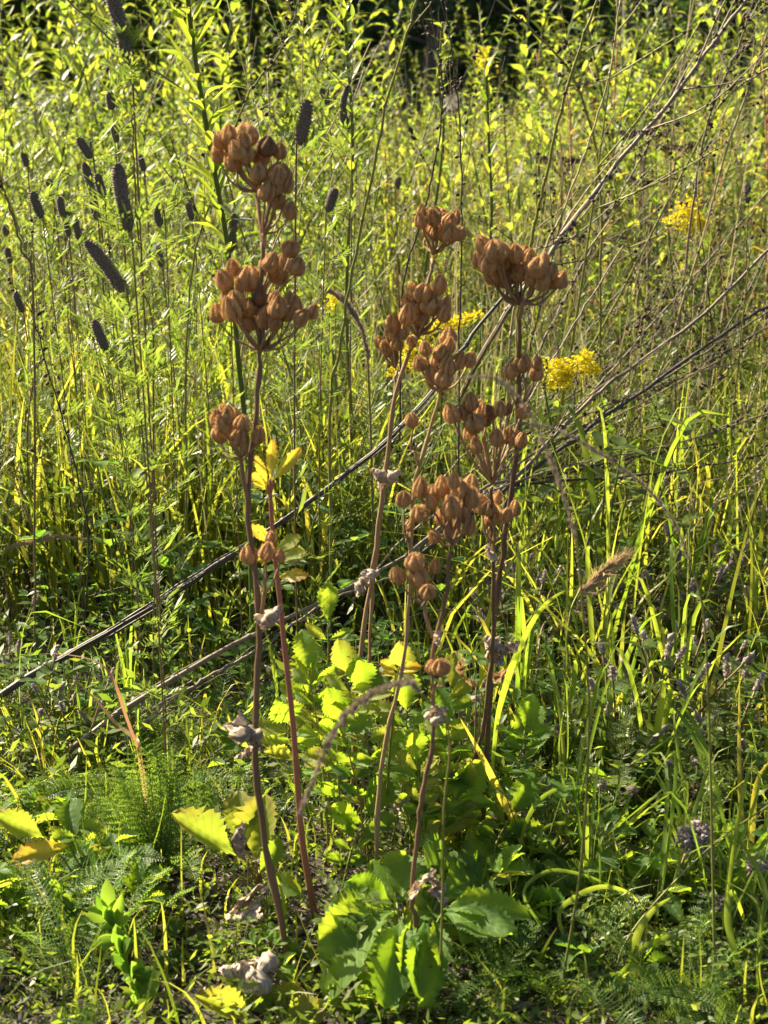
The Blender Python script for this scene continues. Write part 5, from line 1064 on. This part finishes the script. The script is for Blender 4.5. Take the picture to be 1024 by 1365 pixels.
def spec_toothed(seed, mats, n=6):
    random.seed(seed); mb = MB(); sp = []
    for k in range(n):
        a = k * 2.4 + random.gauss(0, .3); r_ = random.uniform(.012, .035); p = Vector((math.cos(a) * r_, math.sin(a) * r_, random.uniform(.015, .05))); mb.tube(crv([Vector((0, 0, -.003)), p * .6 + Vector((0, 0, .008)), p], 6), .0008, 4)
        for j in range(3):
            b = a + (j - 1) * .9; e = Vector((math.cos(b), math.sin(b), random.uniform(-.1, .6))).normalized() * random.uniform(.02, .034); sp.append(('leaflet', random.choice(random.choice(mats)), frame(p, p + e, (random.gauss(0, .3), -.3, .9), random.uniform(.8, 1.0)), None))
    return [('stem', mb.mesh('stem', M['stem_yg']), None, None)] + sp
tp_ = [spec_toothed(401, (cq,)), spec_toothed(402, (cq, cd), 7), spec_toothed(403, (cd,), 5), spec_toothed(404, (cy, cq), 5)]
random.seed(63); scatter(tp_, 26, .84, 1.15, 'toothed_herb', 'low herb with toothed leaflets', 'plant', 'low toothed herbs', .6, 1.1, xr=(.15, 1), looks=('bright', 'mixed', 'shaded', 'yellowing'))
scatter(tp_, 16, .86, 1.15, 'toothed_herb', 'low herb with toothed leaflets', 'plant', 'low toothed herbs', .6, 1.0, xr=(-1, -.35), looks=('bright', 'mixed', 'shaded', 'yellowing'))
scatter(tp_, 10, .80, .92, 'toothed_herb', 'low herb with toothed leaflets', 'plant', 'low toothed herbs', .4, .6, xr=(-.4, .4), looks=('bright', 'mixed', 'shaded', 'yellowing'))
# grass tufts
tg = [spec_tuft(.30, 6, .008, 61), spec_tuft(.24, 7, .0065, 62), spec_tuft(.34, 5, .009, 63), spec_tuft(.26, 6, .006, 64, 'blade_y')]
LG = ('broad-bladed', 'dense', 'sparse', 'yellowing')
random.seed(35); scatter(tg, 56, 1.5, 2.7, 'grass_tuft', 'tuft of glowing upright grass', 'grass', 'grass tufts', .65, 1.1, xr=(-1, -.1), looks=LG)
scatter(tg, 16, 1.1, 1.45, 'grass_tuft', 'tuft of low glowing grass', 'grass', 'grass tufts', .3, .5, xr=(-1, -.1), looks=LG)
scatter(tg, 38, 1.12, 2.2, 'grass_tuft', 'tuft of arching green grass', 'grass', 'grass tufts right', .5, .95, xr=(.12, 1), looks=LG, tilt=.2)
scatter(tg, 16, .88, 1.1, 'grass_tuft', 'tuft of short arching grass', 'grass', 'grass tufts right', .3, .5, xr=(.35, 1), looks=LG, tilt=.3)
# dry stalks
dr = [spec_dry(.75, 71), spec_dry(.6, 72, 'stem_yg'), spec_dry(.7, 73, 'dry_tan'), spec_dry(.55, 74, 'dry_blk')]
LD = ('grey', 'olive', 'straw coloured', 'black')
random.seed(36); scatter(dr, 64, 1.8, 4.2, 'dry_stalk', 'dry stalk with dark seeds', 'dead stalk', 'dry seed stalks', .7, 1.25, xr=(0, 1), tilt=.36, looks=LD)
scatter(dr, 24, 1.7, 3.6, 'dry_stalk', 'dry stalk with dark seeds', 'dead stalk', 'dry seed stalks', .6, 1.1, xr=(-1, 0), tilt=.22, looks=LD)
def spec_wisp(h, seed, mat, nb=9):
    random.seed(seed); c = crv([Vector((0, 0, -.01)), Vector((random.gauss(0, .02), random.gauss(0, .02), h * .5)), Vector((random.gauss(0, .06), random.gauss(0, .06), h))], 14); mb = MB(); mb.tube(c, lin(.0016, .0006, len(c)), 4); mj = MB()
    for k in range(nb):
        i = random.randrange(3, len(c) - 1); a = random.uniform(0, 6.28); e = Vector((math.cos(a), math.sin(a), random.uniform(.8, 2.2))).normalized(); L = random.uniform(.06, .18); q = crv([c[i], c[i] + e * L * .5 + Vector((0, 0, -.004)), c[i] + e * L + Vector((0, 0, .02))], 6); mb.tube(q, lin(.0007, .0004, len(q)), 3)
        for m_ in range(10):
            j = random.randrange(len(q) - 1); p = q[j].lerp(q[j + 1], random.random()); b = random.uniform(0, 6.28); ti = random.randrange(4); mj.inst(TL[ti][0], TL[ti][1], frame(p, p + Vector((math.cos(b), math.sin(b), .9)) * random.uniform(.006, .015), (0, 0, 1), 1.1))
    return [('stem', mb.mesh('stem', M[mat]), None, None), ('foliage', mj.mesh('foliage', M['feather']), None, 'stuff')]
wi = [spec_wisp(.55, 301, 'stem_yg'), spec_wisp(.48, 302, 'stem_cl'), spec_wisp(.6, 303, 'dry_tan'), spec_wisp(.5, 304, 'dry_gry')]
LW = ('olive', 'red-stemmed', 'straw-stemmed', 'brown-stemmed')
random.seed(39); scatter(wi, 90, 1.55, 4.0, 'wispy_herb', 'wispy branching herb', 'plant', 'wispy herbs', .6, 1.15, xr=(-1, .1), tilt=.2, looks=LW)
scatter(wi, 90, 1.55, 4.2, 'wispy_herb', 'wispy branching herb', 'plant', 'wispy herbs', .6, 1.2, xr=(.1, 1), tilt=.32, looks=LW)
# grey fuzzy clover heads
rb = [spec_rabbit(.10, 81), spec_rabbit(.13, 82), spec_rabbit(.08, 83)]
random.seed(37); scatter(rb, 56, 1.1, 1.75, 'fuzzy_clover', 'clover with grey fuzzy heads', 'plant', 'fuzzy grey clover', .8, 1.25, xr=(.25, 1))
scatter(rb, 10, 1.1, 1.5, 'fuzzy_clover', 'clover with grey fuzzy heads', 'plant', 'fuzzy grey clover', .7, .9, xr=(-1, .2))
# low yarrow leaves filling the near ground
def spec_yarrow(seed, n, L, wd):
    random.seed(seed); sp = []
    for k in range(n):
        a = random.uniform(0, 6.28); el = random.uniform(.5, 1.4); d = Vector((math.cos(a), math.sin(a), 0)); el *= .75; c = crv([Vector((0, 0, -.002)), d * L * .35 + Vector((0, 0, L * .35 * el)), d * L * .75 + Vector((0, 0, L * .5 * el)), d * L * 1.0 + Vector((0, 0, L * .48 * el))], 12)
        mb = MB(); mb.tube(c, lin(.0006, .0003, len(c)), 4); frond(mb, c, wd); sp.append(('frond', mb.mesh('frond', M['fern']), None, None))
    return sp
ya = [spec_yarrow(91, 7, .09, .0095), spec_yarrow(92, 6, .07, .008), spec_yarrow(93, 8, .10, .009)]
yf = [spec_yarrow(94, 8, .13, .015), spec_yarrow(95, 7, .12, .014)]
random.seed(64)
for u, v, lb in ((50, 1215, 'wide ferny yarrow leaves on the soil at the left'), (10, 1265, 'ferny yarrow leaves at the edge of the bare soil'), (110, 1345, 'yellow lit yarrow leaves beside the oval sprig foot'), (205, 1085, 'ferny yarrow under the reddened dry grass'), (150, 1040, 'ferny yarrow behind the toothed rosette'), (258, 1115, 'ferny yarrow next to the yellowing lobed leaf'), (235, 1165, 'ferny yarrow behind the scalloped leaf stalk'),
                 (830, 1170, 'ferny yarrow below the twisted sunlit blade'), (650, 1350, 'ferny yarrow right of the big jagged leaves'), (905, 1350, 'ferny yarrow under the wide drooping grass leaves'), (760, 1330, 'ferny yarrow in the dark hollow of grass loops'), (985, 1340, 'ferny yarrow by the hanging bright blade')):
    g = G(u, v); spawn(random.choice(yf), 'yarrow_plant', lb, 'plant', 'flat ferny yarrow', g.x, g.y, random.uniform(0, 6.28), random.uniform(.65, .95))
random.seed(38); scatter(ya, 40, .77, 1.3, 'yarrow_rosette', 'feathery yarrow rosette', 'plant', 'yarrow rosettes', .6, 1.2, xr=(-1, -.2))
scatter(ya, 44, .77, 1.2, 'yarrow_rosette', 'feathery yarrow rosette', 'plant', 'yarrow rosettes', .45, .9, xr=(.15, 1))

# ------------------------------------------------------------------ uncountable: grass, ground herbs, litter
def grass_mesh(n, y0, y1, h0, h1, w0, w1, mat, name, label, seed, xr=(-1, 1), curve=.5, S=5, pw=1.0, up=1.0):
    r = np.random.default_rng(seed)
    y = y0 + (y1 - y0) * r.random(n) ** pw; hx = .32 * y + .12; x = hx * (xr[0] + (xr[1] - xr[0]) * r.random(n)); z = gza(x, y) - .003
    cl = np.sin(5.3 * x + 1.3 * y + seed) * np.sin(4.1 * y - 2.7 * x) # clumping
    keep = r.random(n) < np.clip(.62 + .6 * cl, .12, 1); x, y, z = x[keep], y[keep], z[keep]; n = len(x)
    h = h0 + (h1 - h0) * r.random(n) ** 1.5; wd = w0 + (w1 - w0) * r.random(n); a = r.random(n) * 6.283; lean = r.normal(0, .26, n); cv = r.random(n) * curve; fa = r.random(n) * 6.283
    t = np.linspace(0, 1, S + 1)[None, :]
    out = h[:, None] * (lean[:, None] * t + cv[:, None] * t ** 2.4); zz = h[:, None] * (t - .45 * cv[:, None] * t ** 3)
    cx = x[:, None] + out * np.cos(a)[:, None]; cy = y[:, None] + out * np.sin(a)[:, None]; cz = z[:, None] + zz
    hw = .5 * wd[:, None] * (1 - t ** 2.2) + .00015
    fx = np.cos(fa)[:, None] * hw; fy = np.sin(fa)[:, None] * hw
    V = np.stack([np.stack([cx - fx, cy - fy, cz], -1), np.stack([cx + fx, cy + fy, cz], -1)], 2)   # n,S+1,2,3
    idx = np.arange(n)[:, None] * (S + 1) * 2 + np.arange(S)[None, :] * 2
    Q = np.stack([idx, idx + 1, idx + 3, idx + 2], -1).reshape(-1, 4)
    rn = np.repeat(r.random(n), (S + 1) * 2)
    o = ob(name, fastmesh(name, V, Q, M[mat], rn)); tag(o, label, 'grass', kind='stuff'); return o
grass_mesh(3400, 1.5, 3.0, .08, .36, .003, .0075, 'grass', 'grass', 'bright upright meadow grass on the left side', 101, (-1, .0), .45)
grass_mesh(900, 1.0, 1.5, .02, .10, .0015, .004, 'grass', 'low_grass', 'low grass in front of the black dead stalk', 107, (-1, .1), .7)
grass_mesh(1900, 1.2, 3.0, .08, .30, .002, .006, 'grass', 'grass', 'arching green meadow grass on the right side', 102, (.0, 1), .8)
grass_mesh(5000, 2.6, 9.5, .20, .55, .003, .009, 'grass', 'grass', 'distant blurred meadow grass before the trees', 103, (-1, 1), .4, 4)
grass_mesh(6000, 1.5, 3.2, .08, .36, .0009, .0022, 'grass_fine', 'fine_grass', 'fine thin grass threading through the herbs', 104, (-1, 1), .6)
grass_mesh(1700, 1.8, 6.0, .30, .72, .0010, .0024, 'dry_tan', 'straw_grass', 'dry straw stems standing in the right meadow', 105, (-.1, 1), .35, 4)
grass_mesh(900, 1.5, 4.0, .15, .55, .0008, .002, 'dry_tan', 'straw_grass', 'dry straw stems threaded through the left meadow', 108, (-1, 0), .45, 4)
grass_mesh(1100, .76, 1.25, .02, .09, .001, .0028, 'grass', 'short_grass', 'short young grass sprouting on the near soil', 106, (-1, 1), .6)
def leaflets(n, y0, y1, h0, h1, L0, L1, mat, name, label, seed, xr=(-1, 1), pw=1.0):
    r = np.random.default_rng(seed); y = y0 + (y1 - y0) * r.random(n) ** pw; hx = .32 * y + .12; x = hx * (xr[0] + (xr[1] - xr[0]) * r.random(n)); z = gza(x, y) + h0 + (h1 - h0) * r.random(n) ** 1.2
    p = np.stack([x, y, z], -1); a = r.random(n) * 6.283; d = np.stack([np.cos(a), np.sin(a), r.normal(.4, .5, n)], -1); d /= np.linalg.norm(d, axis=1)[:, None]; L = (L0 + (L1 - L0) * r.random(n))[:, None]
    u = r.normal(0, 1, (n, 3)); s = np.cross(d, u); s /= np.linalg.norm(s, axis=1)[:, None]; nn = np.cross(s, d)
    V = np.stack([p, p + d * L * .5 + s * L * .17 + nn * L * .06, p + d * L, p + d * L * .5 - s * L * .17 + nn * L * .06], 1)
    Q = np.arange(n * 4).reshape(n, 4); o = ob(name, fastmesh(name, V, Q, M[mat], np.repeat(r.random(n), 4), False)); tag(o, label, 'ground cover', kind='stuff')
leaflets(15000, 1.0, 3.2, .0, .09, .006, .018, 'herb_j', 'ground_cover', 'tangle of small leaves covering the meadow floor', 111)
leaflets(17000, .72, 1.25, .0, .03, .004, .012, 'herb_j', 'ground_cover', 'tiny seedlings on the near soil', 112)
leaflets(14000, 3.0, 9.0, .02, .40, .02, .055, 'lance_far', 'ground_cover', 'blurred leaf mass of the far meadow', 113)
# litter and pebbles
def litter():
    r = np.random.default_rng(5); n = 16000; y = .7 + 2.2 * r.random(n) ** 1.4; hx = .34 * y + .12; x = hx * (2 * r.random(n) - 1); a = r.random(n) * 6.283; L = .003 + .022 * r.random(n) ** 3.5; wd = .0003 + .0007 * r.random(n); z = gza(x, y) + .001 + .006 * r.random(n); dz = r.normal(0, .18, n) * L
    c = np.stack([x, y, z], -1); d = np.stack([np.cos(a) * L, np.sin(a) * L, dz], -1); s = np.stack([-np.sin(a) * wd, np.cos(a) * wd, r.normal(0, .5, n) * wd], -1); up = np.array([0, 0, .0012])
    V = np.stack([c - d - s, c - d + s, c + up + s, c + up - s, c + d + s, c + d - s], 1); b = np.arange(n)[:, None] * 6
    Q = np.concatenate([b + np.array([[0, 1, 2, 3]]), b + np.array([[3, 2, 4, 5]])]); o = ob('litter', fastmesh('litter', V, Q, M['litter'], np.repeat(r.random(n), 6), False)); tag(o, 'dry straw and leaf litter strewn on the soil', 'litter', kind='stuff')
    n = 4200; y = .7 + 1.6 * r.random(n) ** 1.3; hx = .34 * y + .12; x = hx * (2 * r.random(n) - 1); s = .0012 + .005 * r.random(n) ** 3; z = gza(x, y) + s * .25
    base = ICO[None] * s[:, None, None] * (.6 + .7 * r.random((n, 6, 1))); th = r.random(n) * 6.28; ct, st = np.cos(th)[:, None], np.sin(th)[:, None]
    V = np.stack([base[..., 0] * ct - base[..., 1] * st, base[..., 0] * st + base[..., 1] * ct, base[..., 2] * .6], -1) + np.stack([x, y, z], -1)[:, None]
    Q = (np.arange(n)[:, None, None] * 6 + np.array(ICF)[None]).reshape(-1, 3); o = ob('gravel', fastmesh('gravel', V, Q, M['pebble'], np.repeat(r.random(n), 6), False)); tag(o, 'small grey gravel scattered on the dark soil', 'gravel', kind='stuff')
litter()

# ------------------------------------------------------------------ trees
def tree_spec(h, rad, seed, conifer, nleaf):
    random.seed(seed); r = np.random.default_rng(seed); mb = MB(); c = crv([Vector((0, 0, -.1)), Vector((random.gauss(0, .08), random.gauss(0, .08), h * .5)), Vector((0, 0, h))], 12); mb.tube(c, lin(.07 if not conifer else .06, .008, len(c)), 8)
    pts = []; nb = 46 if conifer else 30
    for k in range(nb):
        f = .03 + .95 * k / nb if conifer else .12 + .85 * k / nb; i = min(len(c) - 2, int(f * (len(c) - 1))); p = c[i].lerp(c[i + 1], f * (len(c) - 1) - i); a = k * 2.4 + random.gauss(0, .3)
        L = rad * ((1 - f) ** .8 + .08) * random.uniform(.75, 1.15) if conifer else rad * (math.sin(math.pi * (.1 + .85 * f)) ** .6) * random.uniform(.6, 1.15)
        e = Vector((math.cos(a), math.sin(a), random.uniform(-.15, .2) if conifer else random.uniform(.1, .8))); q = crv([p, p + e * L * .5 + Vector((0, 0, .03)), p + e * L], 8); mb.tube(q, lin(.018, .004, len(q)), 5); pts.append(q)
    n = nleaf; P0 = np.empty((n, 3)); D = np.empty((n, 3))
    sub = [(random.choice(pts), random.uniform(.25, 1)) for _ in range(n // 14)]
    cs = []
    for q, f in sub: x = f * (len(q) - 1); i = min(len(q) - 2, int(x)); cs.append(tuple(q[i].lerp(q[i + 1], x - i)) )
    cs = np.array(cs); k = r.integers(0, len(cs), n); P0 = cs[k] + r.normal(0, .075 if conifer else .10, (n, 3)) * np.array([1, 1, .6])
    D = r.normal(0, 1, (n, 3)) + (cs[k] * np.array([1, 1, 0])) * (1.0 if conifer else .3); D /= np.linalg.norm(D, axis=1)[:, None]; s = np.cross(D, r.normal(0, 1, (n, 3))); s /= np.linalg.norm(s, axis=1)[:, None]
    L = ((.09 if conifer else .085) * (.6 + .8 * r.random(n)))[:, None]; wv = .10 if conifer else .26
    V = np.stack([P0, P0 + D * L * .5 + s * L * wv, P0 + D * L, P0 + D * L * .5 - s * L * wv], 1); Q = np.arange(n * 4).reshape(n, 4)
    o2 = fastmesh('crown', V, Q, M['conifer' if conifer else 'broad'], np.repeat(r.random(n), 4), False)
    return [('trunk', mb.mesh('trunk', M['bark']), None, None), ('crown', o2, None, None)]
TC = [tree_spec(3.6, 1.1, 1, True, 15000), tree_spec(4.2, 1.2, 2, True, 15000)]; TB = [tree_spec(3.4, 1.1, 3, False, 11000), tree_spec(3.0, 1.2, 4, False, 11000)]
random.seed(77)
def ptree(u, y, sp, sc_, name, label, group=None):
    x = (u - W / 2) / F * y / (CP + (H / 2 - 101) / F * SP); spawn(sp, name, label, 'tree', group, x, y, random.uniform(0, 6.28), sc_)
for u, y, i, s, lb in ((560, 10.5, 0, 1.0, 'dark needled tree behind the small top capsule cluster'), (640, 11.5, 1, 1.0, 'dark needled tree behind the goldenrod tip'), (480, 12, 1, 1.05, 'dark needled tree behind the leafy stem by the fat clover spike'), (740, 11, 0, 1.1, 'dark needled tree behind the thick yellow green stem'),
                       (380, 13, 0, 1.0, 'dark needled tree next to the broadleaf trees'), (1010, 11.5, 0, 1.05, 'dark needled tree behind the thick grey bundle of dead stems'), (940, 12.5, 1, 1.0, 'dark needled tree beside the slim grey trunk')):
    ptree(u, y, TC[i], s, 'conifer_tree', lb, 'dark trees at the meadow edge')
for u, y, i, s, lb in ((250, 13.5, 0, 1.0, 'broadleaf tree behind the thick leafy stem'), (130, 14, 1, 1.1, 'broadleaf tree behind the longest clover spike'), (0, 13, 0, 1.0, 'broadleaf tree behind the maroon stem'), (-120, 13, 1, 1.0, 'broadleaf tree beyond the one behind the maroon stem'), (850, 14, 1, 1.1, 'broadleaf tree behind the slim grey trunk'),
                       (1120, 12.5, 0, 1.1, 'broadleaf tree past the thick grey bundle of dead stems'), (310, 11.5, 1, .9, 'small broadleaf tree standing forward of its neighbours'), (690, 14, 0, 1.2, 'broadleaf tree squeezed between dark needled trees')):
    ptree(u, y, TB[i], s, 'broadleaf_tree', lb, 'broadleaf trees at the meadow edge')
for k in range(22):
    sp = random.choice(TC + TB); uu = -500 + k * 95; ptree(uu, random.uniform(17, 21), sp, random.uniform(1.1, 1.4), 'background_tree', 'dim %s tree in the wood behind %s' % ('needled' if sp in TC else 'broadleaf', 'the broadleaf trees' if uu < 330 else 'the dark needled trees' if uu < 760 else 'the slim grey trunk' if uu < 900 else 'the grey bundle of dead stems'), 'wood behind the meadow')
# slim bare trunk
mb = MB(); g = P(830, 60, 7.5); rt = Vector((g.x, 7.5, gz(g.x, 7.5))); t = thing('young_tree', 'slim grey trunk of a young tree rising above the dry stems', 'tree', rt)
c = crv([rt - Vector((0, 0, .05)), rt + Vector((0.02, 0, .9)), rt + Vector((-.02, .02, 2.6)), rt + Vector((.03, 0, 3.4))], 14); mb.tube(c, lin(.036, .012, len(c)), 10); ob('trunk', mb.mesh('trunk', M['bark'], rt), t)
r = np.random.default_rng(9); n = 5000; cc = np.array([tuple(rt)]) + np.array([0, 0, 2.6]); P0 = cc + r.normal(0, 1, (n, 3)) * np.array([.45, .45, .38]); D = r.normal(0, 1, (n, 3)); D /= np.linalg.norm(D, axis=1)[:, None]; s = np.cross(D, r.normal(0, 1, (n, 3))); s /= np.linalg.norm(s, axis=1)[:, None]
V = np.stack([P0, P0 + D * .035 + s * .018, P0 + D * .07, P0 + D * .035 - s * .018], 1) - np.array(tuple(rt)); ob('crown', fastmesh('crown', V, np.arange(n * 4).reshape(n, 4), M['broad'], np.repeat(r.random(n), 4), False), t)
